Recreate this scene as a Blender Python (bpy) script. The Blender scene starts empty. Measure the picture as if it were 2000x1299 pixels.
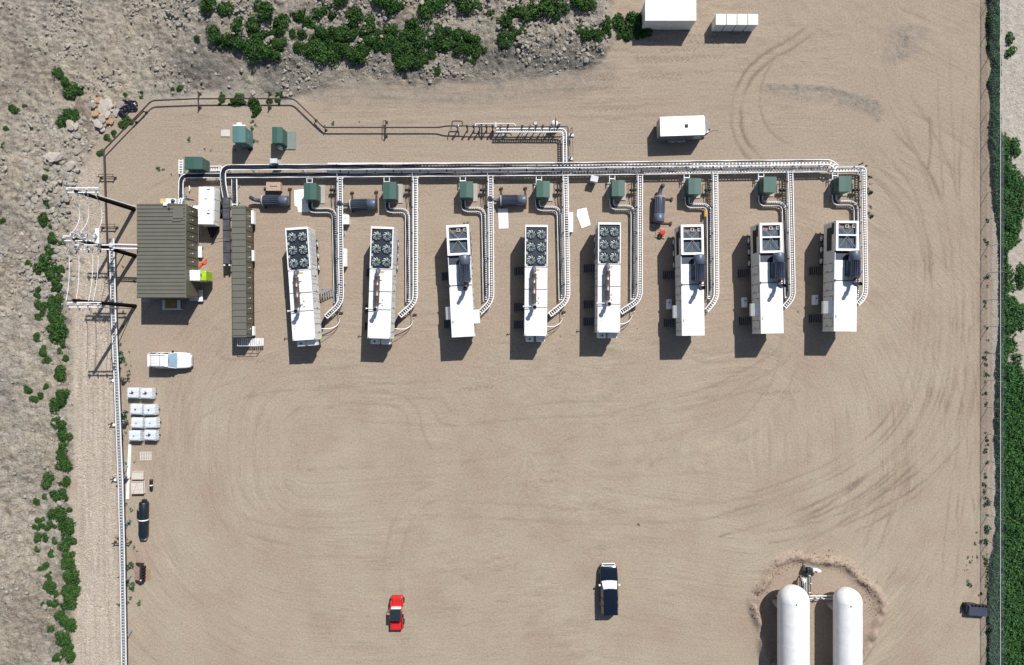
import bpy, math, random
import numpy as np
from mathutils import Vector, Matrix
R = math.radians
random.seed(7)
rng = np.random.default_rng(11)
scene = bpy.context.scene
COL = scene.collection

# ------------------------------------------------------------------ camera, sky, sun
H = 80.0                      # drone height, looking straight down
SC = 16.0                     # photo pixels per metre on the ground
CX, CY = 1000.0, 649.5
cam_d = bpy.data.cameras.new('camera')
cam = bpy.data.objects.new('camera', cam_d)
COL.objects.link(cam)
cam.location = (0, 0, H)
cam_d.sensor_width = 36.0
cam_d.lens = 36.0 * H * SC / 2000.0
cam_d.clip_end = 3000
scene.camera = cam

world = bpy.data.worlds.new('World')
scene.world = world
world.use_nodes = True
wn = world.node_tree
bg = wn.nodes['Background']
sky = wn.nodes.new('ShaderNodeTexSky')
sky.sky_type = 'NISHITA'
sky.sun_disc = False
sky.sun_elevation = R(48.7)
sky.sun_rotation = R(30)
wn.links.new(sky.outputs['Color'], bg.inputs['Color'])
bg.inputs['Strength'].default_value = 0.06

sun_d = bpy.data.lights.new('sun', 'SUN')
sun_d.energy = 4.0
sun_d.angle = R(0.5)
sun_d.color = (1.0, 0.965, 0.92)
sun = bpy.data.objects.new('sun', sun_d)
COL.objects.link(sun)
sun.location = (40, 70, 90)
sun.rotation_euler = Vector((0.44, 0.76, 1.0)).to_track_quat('Z', 'Y').to_euler()

scene.view_settings.view_transform = 'Standard'
scene.view_settings.look = 'None'
scene.view_settings.gamma = 1.0
scene.view_settings.exposure = 0.50

# ------------------------------------------------------------------ helpers
def P(px, py, h=0.0):
    k = (H - h) / H / SC
    return Vector(((px - CX) * k, (CY - py) * k, h))

def tag(o, label=None, cat=None, group=None, kind=None):
    if label: o['label'] = label
    if cat: o['category'] = cat
    if group: o['group'] = group
    if kind: o['kind'] = kind
    return o

def empty(name, loc, rz=0.0, label=None, cat=None, group=None):
    o = bpy.data.objects.new(name, None)
    COL.objects.link(o)
    o.empty_display_size = 0.3
    o.location = loc
    o.rotation_euler = (0, 0, rz)
    return tag(o, label, cat, group)

def copy_tree(o, parent=None):
    c = o.copy()
    COL.objects.link(c)
    if parent is not None: c.parent = parent
    for ch in list(o.children):
        copy_tree(ch, c)
    return c

class MB:
    def __init__(self):
        self.v = []; self.f = []; self.s = []
    def add(self, vs, fs, smooth=False):
        b = len(self.v)
        self.v.extend([tuple(p) for p in vs])
        for f in fs:
            self.f.append(tuple(i + b for i in f)); self.s.append(smooth)
        return self
    def box(self, x0, x1, y0, y1, z0, z1, M=None):
        vs = [Vector(p) for p in ((x0,y0,z0),(x1,y0,z0),(x1,y1,z0),(x0,y1,z0),(x0,y0,z1),(x1,y0,z1),(x1,y1,z1),(x0,y1,z1))]
        if M is not None: vs = [M @ p for p in vs]
        return self.add(vs, [(3,2,1,0),(4,5,6,7),(0,1,5,4),(1,2,6,5),(2,3,7,6),(3,0,4,7)])
    def cbox(self, c, s, rz=0.0, M=None):
        m = Matrix.Translation(c) @ Matrix.Rotation(rz, 4, 'Z')
        if M is not None: m = M @ m
        return self.box(-s[0]/2, s[0]/2, -s[1]/2, s[1]/2, -s[2]/2, s[2]/2, m)
    def bbox(self, x0, x1, y0, y1, z0, z1, b=0.04):
        """box with chamfered top edges and vertical edges"""
        def ring(i, z):
            return [(x0+i+b,y0+i,z),(x1-i-b,y0+i,z),(x1-i,y0+i+b,z),(x1-i,y1-i-b,z),(x1-i-b,y1-i,z),(x0+i+b,y1-i,z),(x0+i,y1-i-b,z),(x0+i,y0+i+b,z)]
        vs = ring(0, z0) + ring(0, z1-b) + ring(b, z1)
        fs = [tuple(range(7,-1,-1)), tuple(range(16,24))]
        for r in (0, 8):
            for k in range(8):
                k2 = (k+1) % 8
                fs.append((r+k, r+k2, r+8+k2, r+8+k))
        return self.add(vs, fs)
    def cone(self, p0, p1, r0, r1, n=12, caps=True):
        p0 = Vector(p0); p1 = Vector(p1)
        d = (p1 - p0).normalized()
        a = d.orthogonal().normalized(); b = d.cross(a)
        vs = []
        for p, r in ((p0, r0), (p1, r1)):
            for k in range(n):
                t = 2*math.pi*k/n
                vs.append(p + a*(math.cos(t)*r) + b*(math.sin(t)*r))
        self.add(vs, [(k, (k+1)%n, n+(k+1)%n, n+k) for k in range(n)], n > 5)
        if caps: self.add(vs, [tuple(range(n-1,-1,-1)), tuple(range(n, 2*n))])
        return self
    def cyl(self, p0, p1, r, n=12, caps=True):
        return self.cone(p0, p1, r, r, n, caps)
    def tube(self, pts, r, n=8, caps=True):
        pts = [Vector(p) for p in pts]
        vs = []; up = None
        for i, p in enumerate(pts):
            if i == 0: d = pts[1]-pts[0]
            elif i == len(pts)-1: d = pts[-1]-pts[-2]
            else: d = (pts[i+1]-p).normalized() + (p-pts[i-1]).normalized()
            if d.length < 1e-6: d = Vector((0,0,1))
            d.normalize()
            if up is None: a = d.orthogonal().normalized()
            else:
                a = up - d*up.dot(d)
                a = a.normalized() if a.length > 1e-5 else d.orthogonal().normalized()
            up = a; b = d.cross(a)
            rr = r[i] if isinstance(r, (list, tuple)) else r
            for k in range(n):
                t = 2*math.pi*k/n
                vs.append(p + a*(math.cos(t)*rr) + b*(math.sin(t)*rr))
        fs = []
        for i in range(len(pts)-1):
            for k in range(n):
                k2 = (k+1)%n
                fs.append((i*n+k, i*n+k2, (i+1)*n+k2, (i+1)*n+k))
        self.add(vs, fs, n > 4)
        if caps:
            m = (len(pts)-1)*n
            self.add(vs, [tuple(range(n-1,-1,-1)), tuple(range(m, m+n))])
        return self
    def lathe(self, c, axis, prof, n=20):
        """prof: list of (t along axis, radius)"""
        c = Vector(c); d = Vector(axis).normalized(); a = d.orthogonal().normalized(); b = d.cross(a)
        vs = []
        for t, r in prof:
            for k in range(n):
                w = 2*math.pi*k/n
                vs.append(c + d*t + a*(math.cos(w)*r) + b*(math.sin(w)*r))
        fs = []
        for i in range(len(prof)-1):
            for k in range(n):
                k2 = (k+1)%n
                fs.append((i*n+k, i*n+k2, (i+1)*n+k2, (i+1)*n+k))
        self.add(vs, fs, True)
        m = (len(prof)-1)*n
        self.add(vs, [tuple(range(n-1,-1,-1)), tuple(range(m, m+n))])
        return self
    def ring(self, c, r0, r1, z0, z1, n=24):
        vs = []
        for (r, z) in ((r0,z0),(r1,z0),(r1,z1),(r0,z1)):
            for k in range(n):
                t = 2*math.pi*k/n
                vs.append((c[0]+r*math.cos(t), c[1]+r*math.sin(t), c[2]+z))
        fs = []
        for j in range(4):
            j2 = (j+1)%4
            for k in range(n):
                k2 = (k+1)%n
                fs.append((j*n+k, j*n+k2, j2*n+k2, j2*n+k))
        return self.add(vs, fs)
    def prism(self, poly, z0, z1, M=None):
        n = len(poly)
        vs = [Vector((p[0],p[1],z0)) for p in poly] + [Vector((p[0],p[1],z1)) for p in poly]
        if M is not None: vs = [M @ v for v in vs]
        return self.add(vs, [tuple(range(n-1,-1,-1)), tuple(range(n,2*n))] + [(k,(k+1)%n,n+(k+1)%n,n+k) for k in range(n)])
    def build(self, name, mat, parent=None):
        me = bpy.data.meshes.new(name)
        me.from_pydata(self.v, [], self.f)
        me.polygons.foreach_set('use_smooth', self.s)
        me.materials.append(mat)
        me.update()
        o = bpy.data.objects.new(name, me)
        COL.objects.link(o)
        if parent is not None: o.parent = parent
        return o

def fast_mesh(name, verts, faces, mat, smooth=False):
    """numpy mesh; faces (n,3|4)"""
    me = bpy.data.meshes.new(name)
    nv = len(verts); nf = len(faces); k = faces.shape[1]
    me.vertices.add(nv); me.vertices.foreach_set('co', verts.astype(np.float32).ravel())
    me.loops.add(nf*k); me.loops.foreach_set('vertex_index', faces.astype(np.int32).ravel())
    me.polygons.add(nf)
    me.polygons.foreach_set('loop_start', np.arange(0, nf*k, k, dtype=np.int32))
    me.polygons.foreach_set('use_smooth', np.full(nf, smooth))
    me.materials.append(mat)
    me.update(calc_edges=True)
    me.validate()
    return me

def fillet(pts, r, seg=5):
    pts = [Vector(p) for p in pts]
    out = [pts[0]]
    for i in range(1, len(pts)-1):
        a, b, c = pts[i-1], pts[i], pts[i+1]
        rr = min(r, (a-b).length*0.49, (c-b).length*0.49)
        p0 = b + (a-b).normalized()*rr; p1 = b + (c-b).normalized()*rr
        for k in range(seg+1):
            t = k/seg
            out.append(p0*(1-t)**2 + b*2*t*(1-t) + p1*t*t)
    out.append(pts[-1])
    return out

def offset2d(pts, off, dz=0.0):
    out = []
    for i, p in enumerate(pts):
        if i == 0: d = pts[1]-pts[0]
        elif i == len(pts)-1: d = pts[-1]-pts[-2]
        else: d = (pts[i+1]-p).normalized() + (p-pts[i-1]).normalized()
        n = Vector((-d.y, d.x, 0)).normalized()
        out.append(Vector((p.x+n.x*off, p.y+n.y*off, p.z+dz)))
    return out

def sweep_rect(mb, pts, w, h):
    L = offset2d(pts, w/2); Rr = offset2d(pts, -w/2)
    vs = []
    for a, b in zip(L, Rr):
        vs += [a, b, b+Vector((0,0,h)), a+Vector((0,0,h))]
    fs = []
    n = len(pts)
    for i in range(n-1):
        for k in range(4):
            k2 = (k+1)%4
            fs.append((i*4+k, i*4+k2, (i+1)*4+k2, (i+1)*4+k))
    fs += [(3,2,1,0), tuple((n-1)*4+k for k in range(4))]
    mb.add(vs, fs)

def resample(pts, step, start=0.0):
    out = []; d = start; acc = 0.0
    for a, b in zip(pts[:-1], pts[1:]):
        L = (b-a).length
        while d <= acc + L and L > 0:
            t = (d-acc)/L
            out.append((a.lerp(b, t), (b-a).normalized()))
            d += step
        acc += L
    return out

# ------------------------------------------------------------------ materials
def mat(name, col, rough=0.6, metal=0.0, var=0.12, scale=3.0, bump=0.0, bscale=20.0, spec=0.5, col2=None, thr=(0.35,0.7)):
    m = bpy.data.materials.new(name); m.use_nodes = True
    nt = m.node_tree; N = nt.nodes; L = nt.links
    b = N['Principled BSDF']
    tc = N.new('ShaderNodeTexCoord')
    no = N.new('ShaderNodeTexNoise'); no.inputs['Scale'].default_value = scale; no.inputs['Detail'].default_value = 5
    no.inputs['Roughness'].default_value = 0.65
    L.new(tc.outputs['Object'], no.inputs['Vector'])
    rp = N.new('ShaderNodeValToRGB')
    c2 = col2 if col2 else tuple(c*(1-var*2) for c in col)
    c1 = col if col2 else tuple(min(1, c*(1+var*0.5)) for c in col)
    rp.color_ramp.elements[0].position = thr[0]; rp.color_ramp.elements[0].color = (*c2, 1)
    rp.color_ramp.elements[1].position = thr[1]; rp.color_ramp.elements[1].color = (*c1, 1)
    L.new(no.outputs['Fac'], rp.inputs['Fac'])
    L.new(rp.outputs['Color'], b.inputs['Base Color'])
    b.inputs['Roughness'].default_value = rough
    b.inputs['Metallic'].default_value = metal
    b.inputs['Specular IOR Level'].default_value = spec
    if bump:
        n2 = N.new('ShaderNodeTexNoise'); n2.inputs['Scale'].default_value = bscale
        L.new(tc.outputs['Object'], n2.inputs['Vector'])
        bp = N.new('ShaderNodeBump'); bp.inputs['Strength'].default_value = bump; bp.inputs['Distance'].default_value = 0.02
        L.new(n2.outputs['Fac'], bp.inputs['Height']); L.new(bp.outputs['Normal'], b.inputs['Normal'])
    return m

M = {}
M['white'] = mat('white_paint', (0.80,0.80,0.79), 0.45, var=0.05, scale=1.2)
M['dirty'] = mat('weathered_white_paint', (0.72,0.72,0.69), 0.6, scale=2.5, col2=(0.52,0.51,0.48), thr=(0.2,0.6))
M['galv'] = mat('galvanised_steel', (0.78,0.79,0.80), 0.5, 0.0, var=0.06, scale=5)
M['galvdull'] = mat('dull_galvanised_steel', (0.42,0.43,0.44), 0.55, 0.4, var=0.15, scale=5)
M['cable'] = mat('black_cable', (0.012,0.016,0.026), 0.45, var=0.2, scale=9)
M['navy'] = mat('dark_blue_steel', (0.012,0.022,0.040), 0.55, var=0.2, scale=4)
M['core'] = mat('radiator_core', (0.042,0.070,0.100), 0.6, var=0.2, scale=6)
M['blade'] = mat('fan_blade_plastic', (0.27,0.33,0.33), 0.5, var=0.1)
M['green'] = mat('green_enamel', (0.042,0.105,0.084), 0.45, scale=1.2, col2=(0.036,0.092,0.074))
M['greenlight'] = mat('faded_green_enamel', (0.085,0.18,0.178), 0.5, scale=1.5, col2=(0.075,0.16,0.16))
M['olive'] = mat('olive_metal_cladding', (0.135,0.135,0.110), 0.5, scale=0.7, col2=(0.120,0.120,0.098))
M['oliveside'] = mat('olive_wall_panel', (0.115,0.110,0.075), 0.55, scale=0.9, col2=(0.098,0.093,0.062))
M['seam'] = mat('dark_seam', (0.035,0.036,0.03), 0.6)
M['slate'] = mat('slate_grey_paint', (0.055,0.066,0.095), 0.42, scale=2, col2=(0.040,0.048,0.072))
M['slatelt'] = mat('light_slate_paint', (0.095,0.115,0.16), 0.42, scale=2, col2=(0.075,0.092,0.13))
M['black'] = mat('black_rubber', (0.012,0.012,0.013), 0.7)
M['hole'] = mat('opening_black', (0.004,0.004,0.004), 0.9)  # flat black painted for the dark inside pipe openings
M['exhaust'] = mat('heat_stained_steel', (0.21,0.165,0.15), 0.42, 0.5, scale=2.0, col2=(0.13,0.10,0.095))
M['steel'] = mat('bare_steel', (0.40,0.40,0.41), 0.4, 0.7, scale=4)
M['rust'] = mat('rusty_steel', (0.085,0.045,0.032), 0.8, scale=6, col2=(0.05,0.028,0.022))
M['pipebrown'] = mat('brown_painted_pipe', (0.062,0.042,0.036), 0.6, scale=6, col2=(0.04,0.028,0.025))
M['meshwire'] = mat('zinc_wire', (0.20,0.22,0.23), 0.6, 0.3)
M['trailergrey'] = mat('charcoal_trailer_wall', (0.16,0.17,0.19), 0.4)
M['spoil'] = mat('rusty_soil', (0.33,0.20,0.12), 0.95, scale=5, col2=(0.26,0.18,0.125))
M['wood'] = mat('treated_pole_wood', (0.018,0.010,0.007), 0.9, scale=8, col2=(0.008,0.005,0.004), spec=0.08)
M['plank'] = mat('pale_timber', (0.48,0.36,0.27), 0.8, scale=6, col2=(0.36,0.26,0.19))
M['plankgrey'] = mat('weathered_timber', (0.60,0.56,0.52), 0.85, scale=5, col2=(0.45,0.41,0.37))
M['concrete'] = mat('concrete', (0.40,0.38,0.35), 0.85, scale=5, col2=(0.32,0.30,0.275))
M['concretegreen'] = mat('greenish_concrete', (0.20,0.24,0.225), 0.85, scale=5, col2=(0.16,0.19,0.18))
M['tote'] = mat('milky_plastic', (0.62,0.66,0.70), 0.4, scale=3, col2=(0.50,0.54,0.58))
M['orange'] = mat('orange_fabric', (0.75,0.10,0.03), 0.7)
M['redpaint'] = mat('red_paint', (0.55,0.022,0.022), 0.35)
M['lime'] = mat('lime_green_plastic', (0.36,0.55,0.03), 0.5)
M['yellow'] = mat('yellow_grating', (0.50,0.27,0.015), 0.6)
M['labely'] = mat('yellow_label', (0.62,0.47,0.22), 0.6)
M['glass'] = mat('tinted_glass', (0.02,0.03,0.04), 0.05, spec=1.0)
M['glassreflect'] = mat('windscreen_reflection_tint', (0.26,0.37,0.47), 0.05, var=0.1, scale=2.5, spec=1.0)  # bluish white reflection on the windscreen, painted as base colour
M['carwhite'] = mat('white_car_paint', (0.80,0.80,0.80), 0.25, var=0.02)
M['carblack'] = mat('black_car_paint', (0.006,0.010,0.022), 0.12, spec=0.8)
M['blackwrap'] = mat('black_wrapping', (0.010,0.016,0.024), 0.35, bump=0.6, bscale=9)
M['tarp'] = mat('black_plastic_sheet', (0.010,0.012,0.016), 0.25)
M['rock'] = mat('boulder_stone', (0.36,0.31,0.27), 0.9, scale=2, col2=(0.22,0.19,0.17), bump=0.5, bscale=7)
M['rockorange'] = mat('orange_boulder_stone', (0.46,0.26,0.14), 0.9, scale=2, col2=(0.32,0.2,0.12), bump=0.5, bscale=7)
M['rockpale'] = mat('pale_boulder_stone', (0.50,0.45,0.38), 0.9, scale=2, col2=(0.33,0.29,0.25), bump=0.5, bscale=7)
M['clod'] = mat('dry_earth_clods', (0.40,0.362,0.31), 0.95, scale=1.2, col2=(0.22,0.20,0.172))
M['grate'] = mat('dark_blue_tread_steel', (0.016,0.030,0.048), 0.6)
M['greytread'] = mat('grey_tread_steel', (0.25,0.27,0.28), 0.55)
M['busgrey'] = mat('bus_duct_cover', (0.10,0.105,0.115), 0.4, scale=1.2, col2=(0.045,0.048,0.056))
M['ceramic'] = mat('pale_insulator', (0.60,0.64,0.66), 0.3)

def leaf_mat(name, c1, c2, c3):
    m = bpy.data.materials.new(name); m.use_nodes = True
    nt = m.node_tree; N = nt.nodes; L = nt.links
    b = N['Principled BSDF']
    g = N.new('ShaderNodeNewGeometry')
    rp = N.new('ShaderNodeValToRGB')
    rp.color_ramp.elements[0].color = (*c1, 1); rp.color_ramp.elements[1].color = (*c3, 1)
    e = rp.color_ramp.elements.new(0.55); e.color = (*c2, 1)
    no = N.new('ShaderNodeTexNoise'); no.inputs['Scale'].default_value = 1.3; no.inputs['Detail'].default_value = 3
    L.new(g.outputs['Position'], no.inputs['Vector'])
    mx = N.new('ShaderNodeMath'); mx.operation = 'MULTIPLY_ADD'; mx.inputs[1].default_value = 0.45
    mm = N.new('ShaderNodeMath'); mm.operation = 'MULTIPLY'; mm.inputs[1].default_value = 0.62
    L.new(no.outputs['Fac'], mm.inputs[0])
    L.new(g.outputs['Random Per Island'], mx.inputs[0]); L.new(mm.outputs[0], mx.inputs[2])
    L.new(mx.outputs[0], rp.inputs['Fac'])
    L.new(rp.outputs['Color'], b.inputs['Base Color'])
    b.inputs['Roughness'].default_value = 0.7
    b.inputs['Specular IOR Level'].default_value = 0.2
    return m
M['leaf'] = leaf_mat('shrub_leaves', (0.012,0.038,0.010), (0.034,0.092,0.020), (0.12,0.175,0.042))
M['fieldleaf'] = leaf_mat('field_leaves', (0.014,0.045,0.012), (0.030,0.098,0.024), (0.105,0.19,0.045))
M['weed'] = leaf_mat('weed_leaves', (0.016,0.050,0.026), (0.030,0.090,0.042), (0.080,0.145,0.060))
M['dryweed'] = leaf_mat('dull_weed_leaves', (0.04,0.05,0.025), (0.07,0.10,0.045), (0.13,0.15,0.08))

# ------------------------------------------------------------------ numpy noise + terrain
_tab = rng.random((256, 256))
def vn(x, y, s=0):
    x = np.asarray(x, float) + s*17.31; y = np.asarray(y, float) + s*9.77
    xi = np.floor(x).astype(int); yi = np.floor(y).astype(int)
    fx = x - xi; fy = y - yi
    fx = fx*fx*(3-2*fx); fy = fy*fy*(3-2*fy)
    a = _tab[xi & 255, yi & 255]; b = _tab[(xi+1) & 255, yi & 255]
    c = _tab[xi & 255, (yi+1) & 255]; d = _tab[(xi+1) & 255, (yi+1) & 255]
    return (a*(1-fx)+b*fx)*(1-fy) + (c*(1-fx)+d*fx)*fy - 0.5
def fbm(x, y, f, o=4, s=0):
    t = 0; a = 1.0
    for k in range(o):
        t = t + a*vn(x*f, y*f, s+k*3); f *= 2.03; a *= 0.5
    return t
def sstep(e0, e1, x):
    t = np.clip((x-e0)/(e1-e0), 0, 1); return t*t*(3-2*t)
def zones(X, Y):
    px = X*SC + CX; py = CY - Y*SC
    wob = 14*fbm(X, Y, 0.25, 3, 5); wob2 = 10*fbm(X, Y, 0.6, 3, 8)
    # left rubble field, west of the gravel lane
    left = sstep(152+wob, 132+wob, px)
    # upper left rubble: above the bent pipeline
    yl = np.interp(px, [-400,130,200,240,290,560,640,760,980,1090,1175,1230], [400,400,260,215,186,186,168,165,160,150,125,40])
    up = sstep(yl+wob*1.2+10, yl+wob*1.2-16, py) * sstep(1215+wob, 1170+wob, px)
    rub = np.maximum(left, up)
    lane = np.interp(py, [200,330,470,740,1188,1400], [196,200,210,222,234,240])
    gravel = sstep(140+wob2, 156+wob2, px) * sstep(lane+3+0.5*wob2, lane-5+0.5*wob2, px) * sstep(280, 360, py)
    return px, py, rub, gravel, up, left
def berm_h(px, py):
    a = np.arctan2(-(py-1205), px-1592)
    wr = 118 + 7*np.sin(a*3+1) + 5*np.sin(a*7)
    d = np.hypot((px-1592)*0.98, (py-1205)) - wr
    return d
def ground_z(X, Y):
    X = np.asarray(X, float); Y = np.asarray(Y, float)
    px, py, rub, gravel, up, left = zones(X, Y)
    n1 = fbm(X, Y, 0.13, 3, 1); n2 = fbm(X, Y, 0.7, 3, 2)
    rid = 0.5 - np.abs(fbm(X, Y, 1.1, 4, 3))
    rip = np.sin((X*0.35+Y)*9.0 + 6*fbm(X, Y, 0.3, 2, 21)) * sstep(0.05, 0.3, fbm(X, Y, 0.15, 2, 30))
    z = rub*(0.5*n1 + 0.24*n2 + 0.36*(rid-0.35) + 0.035*rip)
    rd2 = 0.5 - np.abs(fbm(X, Y, 1.7, 4, 33))*1.7
    south = 1-0.6*sstep(540, 760, py)
    z = z + rub*south*0.36*np.clip(rd2, -0.6, 0.33)*(0.45+1.5*np.clip(fbm(X, Y, 0.25, 3, 34)+0.3, 0, 1))
    z = z + up*np.clip((150-py)/90, 0, 3)*1.3*sstep(260, 420, px)*(1+0.0*px)
    z = z + left*np.clip((60-px)/120, 0, 4)*0.4
    z = z + gravel*0.05*fbm(X, Y, 2.2, 3, 6)
    tr = sstep(1000, 1200, px)*sstep(160, 120, py)
    z = z + tr*0.06*fbm(X, Y, 1.1, 3, 14)
    d = berm_h(px, py)
    z = z + 0.60*np.exp(-(d/8.0)**2)*(0.85+0.9*fbm(X, Y, 1.2, 3, 12)) * (np.abs(px-1592) < 260)
    z = z + 0.02*fbm(X, Y, 0.35, 3, 9)
    e = sstep(1956, 1975, px)
    z = z + e*0.12*fbm(X, Y, 0.5, 3, 15)
    z = z + 0.012
    return z
def gz(x, y): return float(ground_z(np.array([x]), np.array([y]))[0])
def GP(px, py):
    p = P(px, py); return Vector((p.x, p.y, gz(p.x, p.y)))

def axis_coords(lo, hi, step, far):
    inner = np.arange(lo, hi+step/2, step)
    out = []; d = step
    x = hi
    while x < far:
        d *= 1.35; x += d; out.append(x)
    neg = []; d = step; x = lo
    while x > -far:
        d *= 1.35; x -= d; neg.append(x)
    return np.concatenate([np.array(neg[::-1]), inner, np.array(out)])

def seg_dist(X, Y, pts):
    best = np.full(X.shape, 1e9)
    for (x0, y0), (x1, y1) in zip(pts[:-1], pts[1:]):
        dx, dy = x1-x0, y1-y0; L = dx*dx+dy*dy+1e-9
        t = np.clip(((X-x0)*dx + (Y-y0)*dy)/L, 0, 1)
        best = np.minimum(best, np.hypot(X-(x0+t*dx), Y-(y0+t*dy)))
    return best
def smooth_poly(pts, n=6):
    pts = [Vector((p[0], p[1], 0)) for p in pts]
    out = []
    for i in range(len(pts)-1):
        p0 = pts[max(i-1,0)]; p1 = pts[i]; p2 = pts[i+1]; p3 = pts[min(i+2,len(pts)-1)]
        for k in range(n):
            t = k/n
            q = 0.5*((2*p1) + (p2-p0)*t + (2*p0-5*p1+4*p2-p3)*t*t + (3*p1-p0-3*p2+p3)*t**3)
            out.append((q.x, q.y))
    out.append((pts[-1].x, pts[-1].y))
    return out

def band_fn(px, py, X, Y):
    e0 = np.interp(py, [0,62,100,115,135,160,200,240,270,300,380,420,450,470,520,560,600,640,680,760,830,880,960,1040,1080,1120,1188,1300],
                       [1926,1926,1927,1932,1937,1928,1934,1931,1930,1932,1937,1942,1946,1948,1953,1956,1957,1953,1946,1942,1941,1943,1944,1942,1936,1930,1927,1926])
    e0 = e0 + 5*fbm(X, Y, 1.0, 3, 101)
    e1 = np.interp(py, [0,260,300,340,1300], [1951,1951,1957,1964,1964]) + 3*fbm(X, Y, 1.0, 2, 102)
    return np.minimum((px-e0)/6, (e1-px)/4)
def east_fn(px, py, X, Y):
    e0 = 1950 + 0*px
    e1 = np.interp(py, [0,250,262,280,300,330,345,360,420,470,486,500,540,600,660,700,760,830,1300], [1940,1940,1962,1968,1970,1980,1996,2004,1996,1994,1975,1962,1978,1990,1985,1990,2010,2060,2080])
    e1 = e1 + 10*fbm(X, Y, 0.6, 3, 103)
    a = np.minimum((px-e0)/6, (e1-px)/5)
    blobs = np.maximum.reduce([1-np.hypot((px-1977), (py-285)/1.3)/13, 1-np.hypot(px-1983, (py-297)/1.2)/9, 1-np.hypot((px-1971)/1.0, (py-75)/2)/7, 1-np.hypot((px-1968), (py-105)/1.5)/6, 1-np.hypot((px-1975),(py-100)/1.5)/6, 1-np.hypot((px-1992),(py-540)/3)/10, 1-np.hypot((px-1993),(py-620)/3)/10])
    patch = fbm(X, Y, 0.8, 3, 104) 
    a = np.where((py > 470) & (py < 720) & (px > 1962), np.minimum(a, 0.5+3.2*patch), a)
    return np.maximum(a, blobs*1.5)
TRACKS_SHADE = [  # px polylines: points, strength, half width px, spacing px (0 = single)
 ([(1580,62),(1540,88),(1500,112),(1460,150),(1440,195),(1438,240),(1452,285),(1490,325)], 1.0, 3.0, 9),
 ([(1520,105),(1492,150),(1484,200),(1498,250),(1540,282),(1572,292)], 0.7, 2.0, 0),
 ([(1690,320),(1740,365),(1775,420),(1790,480),(1792,540),(1785,600)], 0.7, 2.2, 14),
 ([(1725,270),(1790,340),(1826,430),(1842,560),(1846,680),(1828,790),(1780,880),(1700,955),(1620,1010),(1560,1040)], 0.9, 3.0, 22),
 ([(1760,200),(1830,330),(1868,500),(1878,680),(1868,800),(1830,890),(1760,960),(1660,1020)], 0.55, 2.5, 24),
 ([(1815,560),(1812,700),(1790,790),(1735,870),(1650,930),(1540,985),(1400,1030)], 0.6, 2.5, 20),
 ([(1905,640),(1893,760),(1870,850),(1800,930),(1700,990),(1600,1030),(1500,1050)], 0.9, 2.2, 11),
 ([(1850,620),(1838,740),(1800,840),(1740,905),(1660,965),(1560,1010)], 1.0, 2.6, 12),
 ([(1870,560),(1862,700),(1836,800),(1790,868),(1720,930),(1640,985)], 0.9, 2.2, 13),
 ([(1800,500),(1798,640),(1776,760),(1720,850),(1620,920),(1480,975)], 0.7, 2.2, 14),
 ([(1912,90),(1908,400),(1913,700),(1908,1100)], 0.5, 1.6, 0),
 ([(1840,100),(1850,300),(1862,520)], 0.45, 1.8, 13),
 ([(1815,230),(1818,280),(1812,330)], 0.9, 3.0, 0),
 ([(1705,330),(1760,385),(1798,450),(1815,520)], 0.7, 2.0, 9),
 ([(1600,950),(1450,990),(1200,1010),(1000,1000),(800,990)], 0.35, 2.6, 15),
 ([(1350,690),(1390,700),(1470,690)], 0.5, 2.5, 8),
 ([(340,760),(360,900),(420,990),(520,1040),(700,1060)], 0.35, 2.6, 15),
 ([(650,240),(800,232),(1000,222),(1200,218),(1420,205)], 0.35, 2.2, 9),
 ([(640,215),(900,205),(1100,196),(1300,185),(1420,185)], 0.35, 2.0, 9),
 ([(155,200),(168,222),(176,250)], 1.0, 9.0, 0),  # no wheel track: shade of the ditch by the boulder heap, painted dark
 ([(1900,150),(1888,330),(1893,520),(1896,760),(1880,900),(1860,1040),(1850,1188)], 0.5, 2.2, 14),
 ([(1700,100),(1760,260),(1800,380)], 0.3, 2.0, 14),
 ([(700,778),(760,780),(800,800),(815,850),(830,880)], 0.5, 2.5, 12),
 ([(835,765),(860,800),(880,818),(960,810),(1100,800),(1300,790),(1500,740)], 0.4, 2.5, 14),
 ([(1530,705),(1495,690),(1470,700)], 0.5, 2, 0),
 ([(1540,665),(1520,700),(1450,740),(1360,780),(1200,820)], 0.4, 2.5, 14),
 ([(330,980),(350,860),(400,790),(520,750),(700,735)], 0.35, 3, 18),
 ([(560,840),(620,790),(700,770),(860,760)], 0.3, 2.5, 16),
 ([(770,1180),(765,1100),(790,1010),(850,960),(1000,930),(1250,915),(1450,900)], 0.35, 3, 16),
 ([(840,1110),(900,1124),(930,1142),(990,1150)], 0.5, 1.5, 0),
 ([(980,1160),(1010,1140),(1040,1148)], 0.4, 1.5, 0),
 ([(745,560),(880,625)], 0.0, 1, 0),
 ([(1545,650),(1535,720),(1490,800),(1400,860),(1100,900),(760,930),(500,935)], 0.3, 3, 18),
 ([(1180,222),(1300,216),(1450,222)], 0.4, 2, 10),
 ([(1100,170),(1250,158),(1400,150)], 0.4, 2.5, 12),
 ([(640,180),(800,186),(960,195),(1120,182)], 0.5, 2.0, 8),
 ([(420,640),(440,655),(425,690)], 0.5, 5, 0),
 ([(1700,1075),(1745,960),(1820,850)], 0.4, 2.5, 14),
 ([(1872,960),(1868,1010),(1876,1060)], 0.7, 1.5, 0),
 ([(1890,920),(1900,980),(1905,1030)], 0.6, 1.5, 0),
]
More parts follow.
